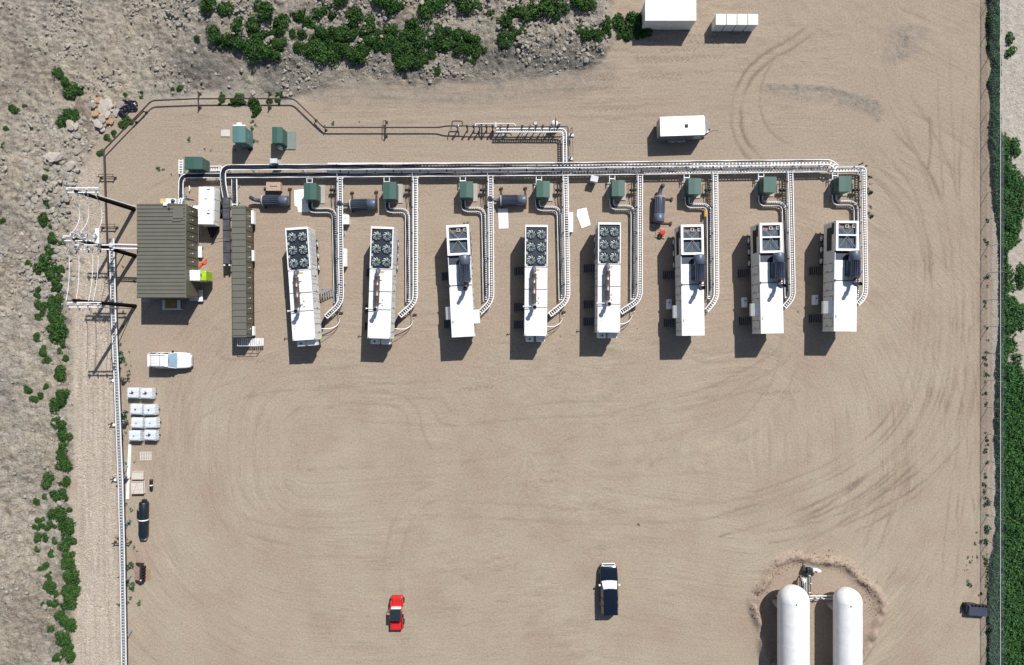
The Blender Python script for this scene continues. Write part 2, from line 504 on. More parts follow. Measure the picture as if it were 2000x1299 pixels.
GREY = [  # grey soil patches: px polyline, half width, strength
 ([(1500,168),(1560,170),(1620,174),(1680,190),(1712,200)], 8, 0.75),
 ([(1500,176),(1580,184),(1640,192),(1700,206)], 16, 0.38),
 ([(1650,190),(1690,202),(1712,212)], 18, 0.60),
 ([(1705,190),(1712,230)], 8, 0.45),
 ([(1772,62),(1768,100)], 20, 0.65),
 ([(1750,60),(1745,112)], 20, 0.35),
 ([(1800,62),(1790,90)], 20, 0.3),
 ([(620,176),(760,176),(850,178),(950,178),(1130,160),(1180,140)], 30, 0.42),
 ([(690,168),(850,170),(1000,168),(1120,150)], 14, 0.35),
 ([(640,205),(760,200),(900,204)], 10, 0.25),
 ([(930,175),(960,190)], 16, 0.5),
]
TREAD = [(1240,112,1345,112),(1245,119,1340,118),(1350,112,1410,110),(1110,146,1200,150),(1120,153,1205,156),(1250,142,1330,146),(1250,150,1330,155),(1115,175,1200,172),(1170,98,1230,96),(1290,100,1360,96),(1360,141,1385,142),(1240,76,1300,78),(1340,70,1400,72),(1345,82,1405,86),(1160,215,1240,213),(430,700,520,705),(1480,770,1560,765),(900,760,960,757)]
def build_ground():
    xs = axis_coords(-70, 70, 0.2, 900); ys = axis_coords(-46, 46, 0.2, 900)
    X, Y = np.meshgrid(xs, ys)
    nx, ny = len(xs), len(ys)
    Z = ground_z(X, Y)
    Z = np.where((np.abs(X) > 75) | (np.abs(Y) > 55), np.clip(Z, -0.5, 3.0)*np.exp(-((np.maximum(np.abs(X)-75,0)+np.maximum(np.abs(Y)-55,0))/60)), Z)
    px, py, rub, gravel, up, left = zones(X, Y)
    wx = px + 3*fbm(X, Y, 1.0, 2, 40); wy = py + 3*fbm(X, Y, 1.0, 2, 41)
    track_shade = np.zeros_like(X)
    inn = (np.abs(X) < 72) & (np.abs(Y) < 48)
    for pts, s, w, sp in TRACKS_SHADE:
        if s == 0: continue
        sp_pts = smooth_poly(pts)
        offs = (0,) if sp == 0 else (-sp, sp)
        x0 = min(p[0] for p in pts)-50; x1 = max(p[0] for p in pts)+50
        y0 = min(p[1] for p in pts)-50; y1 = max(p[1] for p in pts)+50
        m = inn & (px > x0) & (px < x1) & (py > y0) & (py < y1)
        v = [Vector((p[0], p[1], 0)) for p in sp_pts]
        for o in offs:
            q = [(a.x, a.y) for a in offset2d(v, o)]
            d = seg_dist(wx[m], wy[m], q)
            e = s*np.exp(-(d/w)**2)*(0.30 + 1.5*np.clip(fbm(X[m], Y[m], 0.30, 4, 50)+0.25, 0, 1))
            track_shade[m] = np.maximum(track_shade[m], e)
    for (xa, ya, xb, yb) in TREAD:
        m = inn & (px > xa-8) & (px < xb+8) & (np.abs(py-(ya+yb)/2) < 16)
        d = seg_dist(px[m], py[m], [(xa,ya),(xb,yb)])
        e = 0.85*(d < 3.2)*sstep(0.1, 0.7, np.sin((px[m]-1.2*(py[m]))*2*math.pi/9.0))
        track_shade[m] = np.maximum(track_shade[m], e)
    Z = Z - track_shade*0.045*(1-rub)
    grey = np.zeros_like(X)
    for pts, w, s in GREY:
        m = inn & (px > min(p[0] for p in pts)-90) & (px < max(p[0] for p in pts)+90) & (np.abs(py-np.mean([p[1] for p in pts])) < 120)
        d = seg_dist(wx[m]+10*fbm(X[m],Y[m],0.3,3,60), wy[m], pts)
        grey[m] = np.maximum(grey[m], s*sstep(w*1.25, w*0.35, d)*(0.8+0.8*fbm(X[m], Y[m], 1.5, 3, 61)))
    # dark grey tongue at the foot of the bank
    g2 = up*sstep(300, 380, px)*sstep(60, 130, py)*sstep(1200, 1120, px)
    grey = np.maximum(grey, g2*(0.55+0.8*fbm(X, Y, 0.25, 3, 62))*0.9)
    g3 = up*sstep(880, 960, px)*sstep(150, 130, py)*sstep(60, 120, py)*sstep(1205,1150,px)
    grey = np.clip(np.maximum(grey, g3*0.95), 0, 1)
    sand = sstep(1958, 1968, px)*sstep(420, 330, py)
    strip = sstep(1934, 1940, px + 2*fbm(X, Y, 1.0, 2, 70))*0.75
    sand = np.maximum(sand, strip)
    # reddish disturbed earth: berm, equipment area
    d = berm_h(px, py)
    red = 0.95*np.exp(-(np.clip(d+4,0,None)/17.0)**2)*(np.hypot(px-1592, py-1205) < 190)*(d > -22) + 0.55*(d <= -22)*(np.abs(px-1592) < 200)*(np.abs(py-1205)<200)
    eq = sstep(230, 300, px)*sstep(1720, 1640, px)*sstep(320, 360, py)*sstep(800, 690, py)
    red = np.maximum(red, eq*np.clip(0.45+0.9*fbm(X, Y, 0.12, 3, 64), 0, 1)*0.7)
    pipel = np.exp(-((py-190)/14.0)**2)*sstep(270,300,px)*sstep(620,560,px)
    sand = np.maximum(sand, pipel*0.5)
    # driving-pattern coordinates (distance from a rounded loop) for streaks
    qx = np.maximum(np.abs(px-1030)-430, 0); qy = np.maximum(np.abs(py-880)-40, 0)
    D = np.hypot(qx, qy)
    D = D + 16*fbm(X, Y, 0.06, 2, 80) + 110*fbm(X, Y, 0.016, 2, 86)*sstep(1500, 1150, px)
    S = np.abs(np.arctan2(py-880, px-1030))*4.0 + 1.2*fbm(X, Y, 0.04, 2, 85)
    top = sstep(330, 240, py)*sstep(1760, 1650, px)
    D = D*(1-top) + (py*1.0 + 10*fbm(X, Y, 0.05, 2, 81))*top
    S = S*(1-top) + px/90*top
    veg = np.clip(np.maximum(band_fn(px, py, X, Y), east_fn(px, py, X, Y))*1.2, 0, 1)*(np.abs(Y) < 60)*(px < 2115)
    vsm = 1-np.clip(rub*1.3+gravel*1.3, 0, 1)
    verts = np.stack([X, Y, Z], -1).reshape(-1, 3)
    i = np.arange(ny-1)[:, None]*nx + np.arange(nx-1)[None, :]
    faces = np.stack([i, i+1, i+nx+1, i+nx], -1).reshape(-1, 4)
    me = fast_mesh('ground', verts, faces, ground_mat(), True)
    a = me.attributes.new('zone_a', 'FLOAT_COLOR', 'POINT')
    a.data.foreach_set('color', np.stack([rub, gravel, grey, np.clip(track_shade,0,1)], -1).astype(np.float32).ravel())
    a = me.attributes.new('zone_b', 'FLOAT_COLOR', 'POINT')
    a.data.foreach_set('color', np.stack([np.clip(sand,0,1), np.clip(red,0,1), vsm, veg], -1).astype(np.float32).ravel())
    a = me.attributes.new('flow', 'FLOAT_VECTOR', 'POINT')
    a.data.foreach_set('vector', np.stack([D/SC, S, np.zeros_like(X)], -1).astype(np.float32).ravel())
    o = bpy.data.objects.new('ground', me); COL.objects.link(o)
    tag(o, kind='structure')
    return o

def ground_mat():
    m = bpy.data.materials.new('dry_ground'); m.use_nodes = True
    nt = m.node_tree; N = nt.nodes; L = nt.links
    b = N['Principled BSDF']
    b.inputs['Roughness'].default_value = 0.95; b.inputs['Specular IOR Level'].default_value = 0.15
    g = N.new('ShaderNodeNewGeometry')
    za = N.new('ShaderNodeAttribute'); za.attribute_name = 'zone_a'
    zb = N.new('ShaderNodeAttribute'); zb.attribute_name = 'zone_b'
    fl = N.new('ShaderNodeAttribute'); fl.attribute_name = 'flow'
    sa = N.new('ShaderNodeSeparateColor'); L.new(za.outputs['Color'], sa.inputs['Color'])
    sb = N.new('ShaderNodeSeparateColor'); L.new(zb.outputs['Color'], sb.inputs['Color'])
    def noise(scale, detail=4, rough=0.6, vec=None):
        n = N.new('ShaderNodeTexNoise'); n.inputs['Scale'].default_value = scale
        n.inputs['Detail'].default_value = detail; n.inputs['Roughness'].default_value = rough
        L.new(vec if vec else g.outputs['Position'], n.inputs['Vector']); return n.outputs['Fac']
    def ramp(fac, stops):
        r = N.new('ShaderNodeValToRGB')
        r.color_ramp.elements[0].position = stops[0][0]; r.color_ramp.elements[0].color = (*stops[0][1], 1)
        r.color_ramp.elements[1].position = stops[-1][0]; r.color_ramp.elements[1].color = (*stops[-1][1], 1)
        for p, c in stops[1:-1]:
            e = r.color_ramp.elements.new(p); e.color = (*c, 1)
        L.new(fac, r.inputs['Fac']); return r.outputs['Color']
    def mix(fac, a, b_, mode='MIX'):
        x = N.new('ShaderNodeMix'); x.data_type = 'RGBA'; x.blend_type = mode
        if isinstance(fac, float): x.inputs['Factor'].default_value = fac
        else: L.new(fac, x.inputs['Factor'])
        for s, c in ((6, a), (7, b_)):
            if isinstance(c, tuple): x.inputs[s].default_value = (*c, 1)
            else: L.new(c, x.inputs[s])
        return x.outputs[2]
    def math_(op, a, b_=None, c=None):
        x = N.new('ShaderNodeMath'); x.operation = op
        for i, v in enumerate((a, b_, c)):
            if v is None: continue
            if isinstance(v, (int, float)): x.inputs[i].default_value = v
            else: L.new(v, x.inputs[i])
        return x.outputs[0]
    # yard soil
    c = ramp(noise(0.13, 6, 0.62), [(0.34, (0.300,0.234,0.182)), (0.5, (0.322,0.264,0.202)), (0.66, (0.336,0.286,0.220))])
    sx = N.new('ShaderNodeSeparateXYZ'); L.new(g.outputs['Position'], sx.inputs[0])
    north = N.new('ShaderNodeMapRange'); north.inputs['From Min'].default_value = -4; north.inputs['From Max'].default_value = 26; L.new(sx.outputs['Y'], north.inputs['Value'])
    c = mix(math_('MULTIPLY', north.outputs[0], 0.85), c, mix(noise(0.25,5), (0.285,0.225,0.172), (0.330,0.272,0.212)))
    c = mix(sb.outputs['Green'], c, mix(noise(0.8,4), (0.285,0.215,0.165), (0.335,0.265,0.208)))
    # streaks along the driving loop
    vs = N.new('ShaderNodeVectorMath'); vs.operation = 'MULTIPLY'; vs.inputs[1].default_value = (1.5, 1.1, 0)
    L.new(fl.outputs['Vector'], vs.inputs[0])
    st1 = noise(1.0, 5, 0.68, vs.outputs[0])
    vs2 = N.new('ShaderNodeVectorMath'); vs2.operation = 'MULTIPLY'; vs2.inputs[1].default_value = (6.0, 3.0, 0)
    L.new(fl.outputs['Vector'], vs2.inputs[0])
    st2 = noise(1.0, 4, 0.6, vs2.outputs[0])
    k = math_('MULTIPLY', ramp(noise(0.12, 3), [(0.40,(0.08,)*3),(0.64,(0.95,)*3)]), sb.outputs['Blue'])
    c = mix(math_('MULTIPLY', k, 0.9), c, mix(1.0, c, ramp(st1, [(0.3,(0.80,0.79,0.78)),(0.48,(0.99,0.99,0.99)),(0.7,(1.13,1.13,1.13))]), 'MULTIPLY'))
    c = mix(math_('MULTIPLY', k, 0.8), c, mix(1.0, c, ramp(st2, [(0.3,(0.85,0.845,0.84)),(0.7,(1.11,1.11,1.11))]), 'MULTIPLY'))
    vs3 = N.new('ShaderNodeVectorMath'); vs3.operation = 'MULTIPLY'; vs3.inputs[1].default_value = (3.4, 1.3, 0)
    L.new(fl.outputs['Vector'], vs3.inputs[0])
    st3 = ramp(noise(1.0, 6, 0.75, vs3.outputs[0]), [(0.36,(1.0,)*3),(0.44,(0.0,)*3)])
    k3 = math_('MULTIPLY', ramp(noise(0.2, 4), [(0.45,(0.0,)*3),(0.62,(1.0,)*3)]), sb.outputs['Blue'])
    c = mix(math_('MULTIPLY', math_('MULTIPLY', st3, k3), 0.45), c, (0.165,0.128,0.10))
    # rubble
    rubc = ramp(noise(0.9, 7, 0.7), [(0.30,(0.17,0.147,0.12)), (0.41,(0.305,0.272,0.228)), (0.55,(0.405,0.365,0.308)), (0.72,(0.48,0.44,0.38))])
    rubc = mix(ramp(noise(2.6, 6, 0.85), [(0.38,(0.85,)*3),(0.46,(0.0,)*3)]), rubc, (0.10,0.088,0.075))
    rubc = mix(ramp(noise(0.11, 4, 0.6), [(0.42,(0.75,)*3),(0.58,(0.0,)*3)]), rubc, mix(1.0, rubc, (1.10,1.06,0.98), 'MULTIPLY'))
    rubc = mix(ramp(noise(0.07, 3, 0.5), [(0.50,(0.0,)*3),(0.62,(0.7,)*3)]), rubc, mix(1.0, rubc, (0.72,0.70,0.69), 'MULTIPLY'))
    c = mix(sa.outputs['Red'], c, rubc)
    # gravel lane
    vo = N.new('ShaderNodeTexVoronoi'); vo.inputs['Scale'].default_value = 5.5; L.new(g.outputs['Position'], vo.inputs['Vector'])
    vsep = N.new('ShaderNodeSeparateColor'); L.new(vo.outputs['Color'], vsep.inputs['Color'])
    grc = ramp(vsep.outputs['Red'], [(0.0,(0.29,0.235,0.18)), (0.5,(0.375,0.32,0.255)), (1.0,(0.47,0.415,0.34))])
    grc = mix(ramp(noise(0.35, 3), [(0.4,(0.2,)*3),(0.6,(0.85,)*3)]), (0.37,0.32,0.265), grc)
    vr = N.new('ShaderNodeVectorMath'); vr.operation = 'MULTIPLY'; vr.inputs[1].default_value = (2.2, 0.10, 0)
    L.new(g.outputs['Position'], vr.inputs[0])
    grc = mix(0.8, grc, mix(1.0, grc, ramp(noise(1.0, 4, 0.6, vr.outputs[0]), [(0.35,(0.80,0.79,0.77)),(0.6,(1.16,1.17,1.19))]), 'MULTIPLY'))
    c = mix(sa.outputs['Green'], c, grc)
    c = mix(sb.outputs['Red'], c, ramp(noise(1.5,5,0.7), [(0.35,(0.33,0.30,0.255)), (0.65,(0.45,0.415,0.365))]))
    # grey soil
    c = mix(sa.outputs['Blue'], c, ramp(noise(1.4,6,0.7), [(0.32,(0.12,0.112,0.098)), (0.5,(0.185,0.174,0.152)), (0.68,(0.26,0.242,0.212))]))
    # wheel tracks, plus the painted shade of the ditch
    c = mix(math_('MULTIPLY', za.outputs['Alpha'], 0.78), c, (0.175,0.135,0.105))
    c = mix(zb.outputs['Alpha'], c, (0.035,0.060,0.028))
    # pebbly speckle everywhere
    sp = noise(4.2, 3, 0.75)
    c = mix(1.0, c, ramp(sp, [(0.28,(0.78,0.78,0.77)), (0.5,(1,1,1)), (0.72,(1.18,1.18,1.18))]), 'MULTIPLY')
    v2 = N.new('ShaderNodeTexVoronoi'); v2.inputs['Scale'].default_value = 1.1; L.new(g.outputs['Position'], v2.inputs['Vector'])
    dark = ramp(v2.outputs['Distance'], [(0.035,(1.0,)*3),(0.07,(0.0,)*3)])
    dk = math_('MULTIPLY', math_('MULTIPLY', dark, ramp(noise(0.7,2),[(0.52,(0,)*3),(0.6,(1,)*3)])), 0.45)
    c = mix(dk, c, (0.13,0.105,0.085))
    L.new(c, b.inputs['Base Color'])
    # bump
    h = math_('ADD', math_('MULTIPLY', noise(3.5,5,0.7), 0.05), math_('MULTIPLY', st1, 0.05))
    h = math_('ADD', h, math_('MULTIPLY', math_('MULTIPLY', noise(1.8,7,0.75), 0.55), math_('MULTIPLY_ADD', sa.outputs['Red'], 1.0, 0.0)))
    h = math_('ADD', h, math_('MULTIPLY', math_('MULTIPLY', vo.outputs['Distance'], -0.06), sa.outputs['Green']))
    h = math_('ADD', h, math_('MULTIPLY', math_('MULTIPLY', noise(2.2,5,0.7), 0.25), math_('ADD', sb.outputs['Red'], sa.outputs['Blue'])))
    bp = N.new('ShaderNodeBump'); bp.inputs['Strength'].default_value = 0.9; bp.inputs['Distance'].default_value = 1.0
    L.new(h, bp.inputs['Height']); L.new(bp.outputs['Normal'], b.inputs['Normal'])
    return m
build_ground()

# loose clods of earth over the rubble field
def rocks_mesh(pts, sizes, mat_, name, flat=0.6):
    ico = np.array([(0,0,1),(0.89,0,0.45),(0.28,0.85,0.45),(-0.72,0.53,0.45),(-0.72,-0.53,0.45),(0.28,-0.85,0.45),
                    (0.72,0.53,-0.45),(-0.28,0.85,-0.45),(-0.89,0,-0.45),(-0.28,-0.85,-0.45),(0.72,-0.53,-0.45),(0,0,-1)])
    F = np.array([(0,1,2),(0,2,3),(0,3,4),(0,4,5),(0,5,1),(1,6,2),(2,7,3),(3,8,4),(4,9,5),(5,10,1),(6,7,2),(7,8,3),(8,9,4),(9,10,5),(10,6,1),(11,7,6),(11,8,7),(11,9,8),(11,10,9),(11,6,10)])
    n = len(pts)
    v = ico[None]*(0.65+0.6*rng.random((n,12,1)))
    v = v*sizes[:,None,None]*np.stack([np.ones(n)*1.0, 0.55+0.6*rng.random(n), np.full(n, flat)*(0.6+0.6*rng.random(n))], -1)[:,None,:]
    a = rng.random(n)*6.28; ca, sa_ = np.cos(a), np.sin(a)
    x = v[...,0]*ca[:,None]-v[...,1]*sa_[:,None]; y = v[...,0]*sa_[:,None]+v[...,1]*ca[:,None]
    v = np.stack([x, y, v[...,2]], -1) + pts[:,None,:]
    f = F[None] + (np.arange(n)*12)[:,None,None]
    return fast_mesh(name, v.reshape(-1,3), f.reshape(-1,3), mat_)
def clods():
    n = 85000
    X = rng.uniform(-66, 16, n); Y = rng.uniform(-44, 44, n)
    px, py, rub, gravel, up, left = zones(X, Y)
    dens = fbm(X, Y, 0.22, 3, 90)
    keep = (rub > 0.5) & (rng.random(n) < np.clip(0.25 + 1.9*dens, 0.04, 1)*(1-0.75*sstep(540, 760, py)))
    # blocky heap beside the lane near the rubble edge
    X, Y = X[keep], Y[keep]; px = px[keep]; py = py[keep]
    s = 0.06 + 0.20*rng.random(len(X))**2.0 + 0.14*(rng.random(len(X)) > 0.96)
    heap = (np.abs(px-125) < 40) & (py > 250) & (py < 560)
    s = np.where(heap, s*1.5, s)
    Z = ground_z(X, Y) + s*0.25
    me = rocks_mesh(np.stack([X, Y, Z], -1), s, M['clod'], 'clods')
    o = bpy.data.objects.new('clods', me); COL.objects.link(o)
    tag(o, 'loose clods and small stones scattered over the rough grey ground', 'clods', kind='stuff')
    # slabs of broken earth beside the lane
    n = 420
    X = rng.uniform(-60, -52, n); Y = rng.uniform(4, 26, n)
    px = X*SC+CX
    s = 0.2 + 0.3*rng.random(n)**1.5
    me = rocks_mesh(np.stack([X, Y, ground_z(X, Y)-0.02], -1), s, M['clod'], 'earth_slabs', 0.35)
    o = bpy.data.objects.new('earth_slabs', me); COL.objects.link(o)
    tag(o, 'broken flat slabs of pale earth along the west side of the gravel lane', 'earth slabs', kind='stuff')
    # churned soil on the tank berm
    n = 900
    a = rng.uniform(0.0, math.pi, n); rr = (118 + rng.normal(0, 7, n))
    X = (1592 + rr*np.cos(a) - CX)/SC; Y = (CY - (1205 - rr*np.sin(a)))/SC
    s = 0.04 + 0.10*rng.random(n)**2
    me = rocks_mesh(np.stack([X, Y, ground_z(X, Y)], -1), s, M['bermclod'], 'berm_soil')
    o = bpy.data.objects.new('berm_soil', me); COL.objects.link(o)
    tag(o, 'crumbly brown soil clods along the curved berm round the white tanks', 'soil', kind='stuff')
    # gravel stones on lane
    n = 12000
    X = rng.uniform(-53.5, -48.2, n); Y = rng.uniform(-44, 20, n)
    px, py, rub, gravel, up, left = zones(X, Y)
    k = (gravel > 0.5) & (rng.random(n) < np.clip(0.5+1.2*fbm(X, Y, 0.4, 2, 95), 0.1, 1)); X = X[k]; Y = Y[k]
    s = 0.04 + 0.07*rng.random(len(X))**1.5
    me = rocks_mesh(np.stack([X, Y, ground_z(X, Y)+s*0.2], -1), s, M['gravelstone'], 'lane_gravel')
    o = bpy.data.objects.new('lane_gravel', me); COL.objects.link(o)
    tag(o, 'pale gravel stones covering the lane beside the long cable tray', 'gravel', kind='stuff')
M['bermclod'] = mat('brown_soil_clods', (0.30,0.22,0.165), 0.95, scale=1.5, col2=(0.20,0.145,0.11))
M['gravelstone'] = mat('pale_gravel', (0.52,0.46,0.38), 0.9, scale=5.0, col2=(0.33,0.27,0.21))
clods()

# ------------------------------------------------------------------ foliage
def shrub_data(name, n, seed, mat_, flat=0.75, leaf=0.16, lumps=6):
    r = np.random.default_rng(seed)
    lc = np.stack([r.uniform(-0.56,0.56,lumps), r.uniform(-0.56,0.56,lumps), r.uniform(-0.05,0.22,lumps)], -1)
    lr = r.uniform(0.30, 0.60, lumps)
    idx = r.integers(0, lumps, n)
    d = r.normal(size=(n,3)); d[:,2] = np.abs(d[:,2]); d /= np.linalg.norm(d, axis=1)[:,None]
    rad = lr[idx]*(0.50+0.55*r.random(n)**0.5)
    out_ = r.random(n) > 0.90
    rad = np.where(out_, rad*1.25, rad)
    c = lc[idx] + d*rad[:,None]
    c[:,2] *= flat; c[:,2] = np.maximum(c[:,2], 0.02)
    nrm = d + 0.7*r.normal(size=(n,3)); nrm /= np.linalg.norm(nrm, axis=1)[:,None]
    t = np.cross(nrm, r.normal(size=(n,3))); t /= np.linalg.norm(t, axis=1)[:,None]
    bt = np.cross(nrm, t)
    s = leaf*(0.5+0.7*r.random(n))[:,None]
    v = np.stack([c-t*s, c-bt*s*0.55, c+t*s, c+bt*s*0.55], 1).reshape(-1,3)
    f = np.arange(n*4).reshape(-1,4)
    return fast_mesh(name, v, f, mat_)
SH = [shrub_data('shrub', 1500, 20+i, M['leaf'], 0.62, 0.10, 6+i%4) for i in range(7)]
WD = [shrub_data('weed', 150, 40+i, M['weed'], 0.5, 0.17, 4) for i in range(4)]
DW = [shrub_data('weed', 60, 60+i, M['dryweed'], 0.4, 0.22, 4) for i in range(3)]
ORD = {1:'first',2:'second',3:'third',4:'fourth',5:'fifth',6:'sixth',7:'seventh',8:'eighth',9:'ninth',10:'tenth'}
def nth(k):
    if k in ORD: return ORD[k]
    suf = 'th' if 10 < k % 100 < 14 else {1:'st',2:'nd',3:'rd'}.get(k % 10, 'th')
    return '%d%s' % (k, suf)
def plant(px, py, r, data, name, label, cat, group, zs=1.0):
    o = bpy.data.objects.new(name, random.choice(data)); COL.objects.link(o)
    hh = r/SC*0.4
    p = P(px, py, hh)
    o.location = (p.x, p.y, gz(p.x, p.y)-0.03)
    s = r/SC*(1.38 if group == 'shrubs massed on the bank' else 1.27)
    o.scale = (s*random.uniform(0.92,1.08), s*random.uniform(0.92,1.08), s*zs*random.uniform(0.85,1.15))
    o.rotation_euler = (0, 0, random.uniform(0, 6.28))
    tag(o, label, cat, group)
    return o
def shrub_row(pts, fmt, cat, group, data=None, name='shrub', key=1, zs=1.0):
    pts = sorted(pts, key=lambda p: p[key])
    for i, (x, y, r) in enumerate(pts):
        sz = 'small' if r < 7.5 else ('large' if r > 13.5 else 'medium')
        plant(x, y, r, data or SH, name, fmt % (sz, nth(i+1)), cat, group, zs)
LEFTCOL = [(93,396,6),(87,428,13),(97,445,9),(100,464,12),(97,493,13),(89,519,17),(108,557,12),(100,530,14),(70,564,8),(72,579,9),(76,603,12),(70,618,8),(108,590,14),(103,622,14),(98,608,13),
 (106,648,18),(69,658,8),(120,671,9),(113,685,9),(84,685,10),(92,703,8),(126,701,8),(114,727,14),(120,733,9),(51,760,11),(88,756,8),(66,778,8),(79,774,7),(121,772,12),(113,785,15),(106,795,10),(53,513,9),(120,474,8),(5,430,6),(118,527,8),(120,540,6),
 (112,827,11),(120,832,12),(123,851,13),(118,877,12),(123,909,13),(119,895,10),(93,939,13),(123,943,13),(115,971,14),(100,968,8),(68,980,8),(83,973,6),(103,1003,12),(124,1003,13),(126,1022,15),(129,1040,15),(132,1061,15),
 (74,1019,8),(70,1030,7),(73,1052,9),(87,1051,8),(80,1028,6),(97,1030,9),(105,1056,7),(70,1075,7),(97,1082,9),(132,1085,10),(132,1103,12),(86,1108,9),(76,1114,7),(97,1124,7),(94,1148,12),(136,1129,14),(134,1145,15),(134,1160,16),(107,1163,8),(130,1177,15),(110,1182,9),(96,1180,7),(78,1182,6)]
EXTRA_L = [(118,1205,13),(132,1222,15),(120,1248,14),(95,1232,10),(134,1275,14),(110,1290,12)]
shrub_row(LEFTCOL+EXTRA_L, '%s dark green shrub, %s from the top in the column left of the gravel lane', 'shrub', 'shrubs west of the gravel lane')
UPLEFT = [(112,141,9),(118,152,9),(125,160,9),(143,178,14),(128,175,9),(133,182,9),(135,222,14),(122,228,11),(115,238,9),(23,214,10),(12,252,5),(3,285,7),(208,269,7),(221,260,6),(195,300,7),(243,186,5),(89,310,6),(91,334,5),(90,346,6),(47,206,5),(60,250,3)]
shrub_row(UPLEFT, '%s green shrub on rough ground around the boulder heap, %s from the top', 'shrub', 'shrubs on the rough ground at upper left')
TOPBANK = [(428,75,15),(440,86,13),(456,80,15),(470,84,17),(485,93,17),(497,98,15),(509,99,17),(522,104,13),(533,102,14),(545,93,12),(556,92,9),(533,72,13),(518,76,12),(505,72,12),(548,66,9),(576,73,8),(590,99,10),(596,72,9),(608,99,16),(620,97,15),(632,99,17),(645,96,14),(656,102,16),(668,98,13),(680,105,15),(690,112,13),(700,110,16),(713,100,12),(725,99,12),
 (620,75,14),(632,72,13),(644,75,15),(658,70,13),(671,75,15),(685,72,13),(698,72,14),(712,76,12),(725,78,14),(734,87,13),(745,92,12),(756,97,10),(770,81,16),(780,96,13),(791,90,16),(775,108,12),(779,118,13),(788,124,12),(800,127,14),(812,124,11),(822,118,12),(833,113,10),(842,110,9),(805,72,14),(818,92,13),(830,78,15),(845,90,14),(857,87,15),(870,94,13),(884,90,14),(896,97,12),(908,96,12),(922,100,10),(935,102,10),(947,104,8),(932,84,12),(915,74,12),(899,73,12),(880,70,12),(862,68,12),(790,68,12),(768,66,11),(745,68,11),
 (990,80,13),(1004,72,13),(985,90,9),(1018,68,10),(1137,73,12),(1148,70,12),(1160,72,11),(1170,76,10),(1182,68,10),(1215,70,11),(1228,68,10),(1245,66,10),(1258,68,8),(393,80,6)]
BEYOND = [(420+28*k+random.uniform(-8,8), random.choice([18,34,48])+random.uniform(-6,6), random.uniform(12,19)) for k in range(31)]
shrub_row(TOPBANK+BEYOND, '%s shrub in the dense mass on the bank, %s from the left', 'shrub', 'shrubs massed on the bank', key=0)
SMALLS = [(246,239,11),(275,181,6),(276,190,4),(433,184,6),(429,197,7),(460,192,11),(452,200,7),(470,200,7),(500,207,13),(493,199,8),(495,226,6),(551,183,7),(540,184,5),(542,199,6),(530,198,5),(523,196,5),(352,173,7),(338,172,4),(854,139,8),(923,120,7),(910,118,5),(340,112,0.1)]
shrub_row([s for s in SMALLS if s[2] > 1], '%s bushy plant along the bent brown pipeline, %s from the left', 'shrub', 'plants along the bent pipeline', key=0)
SPOTS = [(370,272,5),(309,330,5),(319,331,3),(335,340,2.5),(500,245,4),(490,252,5),(498,275,6),(492,238,4),(488,292,4),(460,292,3),(400,292,3),(412,293,3),(700,238,3),(650,240,4),(635,247,2.5)]
shrub_row(SPOTS, '%s weed tuft on bare ground above the main trays, %s from the left', 'weed', 'weed tufts north of the trays', WD, 'weed_tuft', 0)
TRAYW = [(232,672,4),(236,695,7),(233,705,6),(241,704,5),(230,722,6),(252,688,2.5),(246,712,3),(256,715,2),(250,726,4),(251,732,4),(251,745,2.5),(243,807,7),(244,819,7),(239,856,6),(236,870,4),(244,845,3),(247,1107,3),(252,1108,8),(245,905,3),(262,902,3),(245,985,4),(255,996,4),(248,1021,6),(260,1070,4),(268,1078,3),(246,1050,3),(247,1055,3),(250,1142,10),(257,1153,4),(271,1178,5),(254,1170,4),(232,1180,5),(227,1052,5),(230,1127,3),(249,1178,4),(238,640,4),(240,610,3),(218,535,8),(212,545,5),(208,555,4),(240,520,3),(262,550,3),(270,552,2)]
shrub_row(TRAYW, '%s green weed beside the long left cable tray, %s from the top', 'weed', 'weeds along the left cable tray', WD, 'weed_tuft')
RACKW = [(1698,373,8),(1698,347,4),(1702,346,3),(1699,358,2.5),(1700,405,4),(1700,420,7),(1703,359,2),(1677,346,4),(905,437,3),(912,435,3),(899,440,2),(878,440,1.5),(1560,610,2.5),(1246,642,2),(1269,659,1.5),(1247,1026,3),(1094,658,2)]
shrub_row(RACKW, '%s green plant near the generators and tray ends, %s from the left', 'weed', 'plants among the generators', WD, 'weed_tuft', 0)
FENCEW = [(1926+random.uniform(-2,4), y, random.uniform(2.5,5.5)) for y in (430,470,476,500,540,560,590,600,640,665,690,700,712,728,735,745,770,790,845,858,870,880,905,930,948,960,975,985,1008,1036,1058,1062,1084,1090)]
FENCEW += [(1929,985,7),(1931,1036,8),(1919,1059,5),(1930,1100,7),(1930,1120,8),(1929,1140,7),(1895,1140,6),(1916,1162,5),(1905,1062,3.5),(1891,1090,3),(1895,1098,3),(1888,1103,2.5),(1898,1094,2.5),(1890,1113,2),(1884,1115,2),(1893,1120,2),(1910,1088,3),(1900,1076,2),(1898,1145,3),(1909,1040,3),(1900,1088,2)]
shrub_row(FENCEW, '%s green weed at the foot of the wire fence, %s from the top', 'weed', 'weeds at the fence foot', WD, 'weed_tuft')

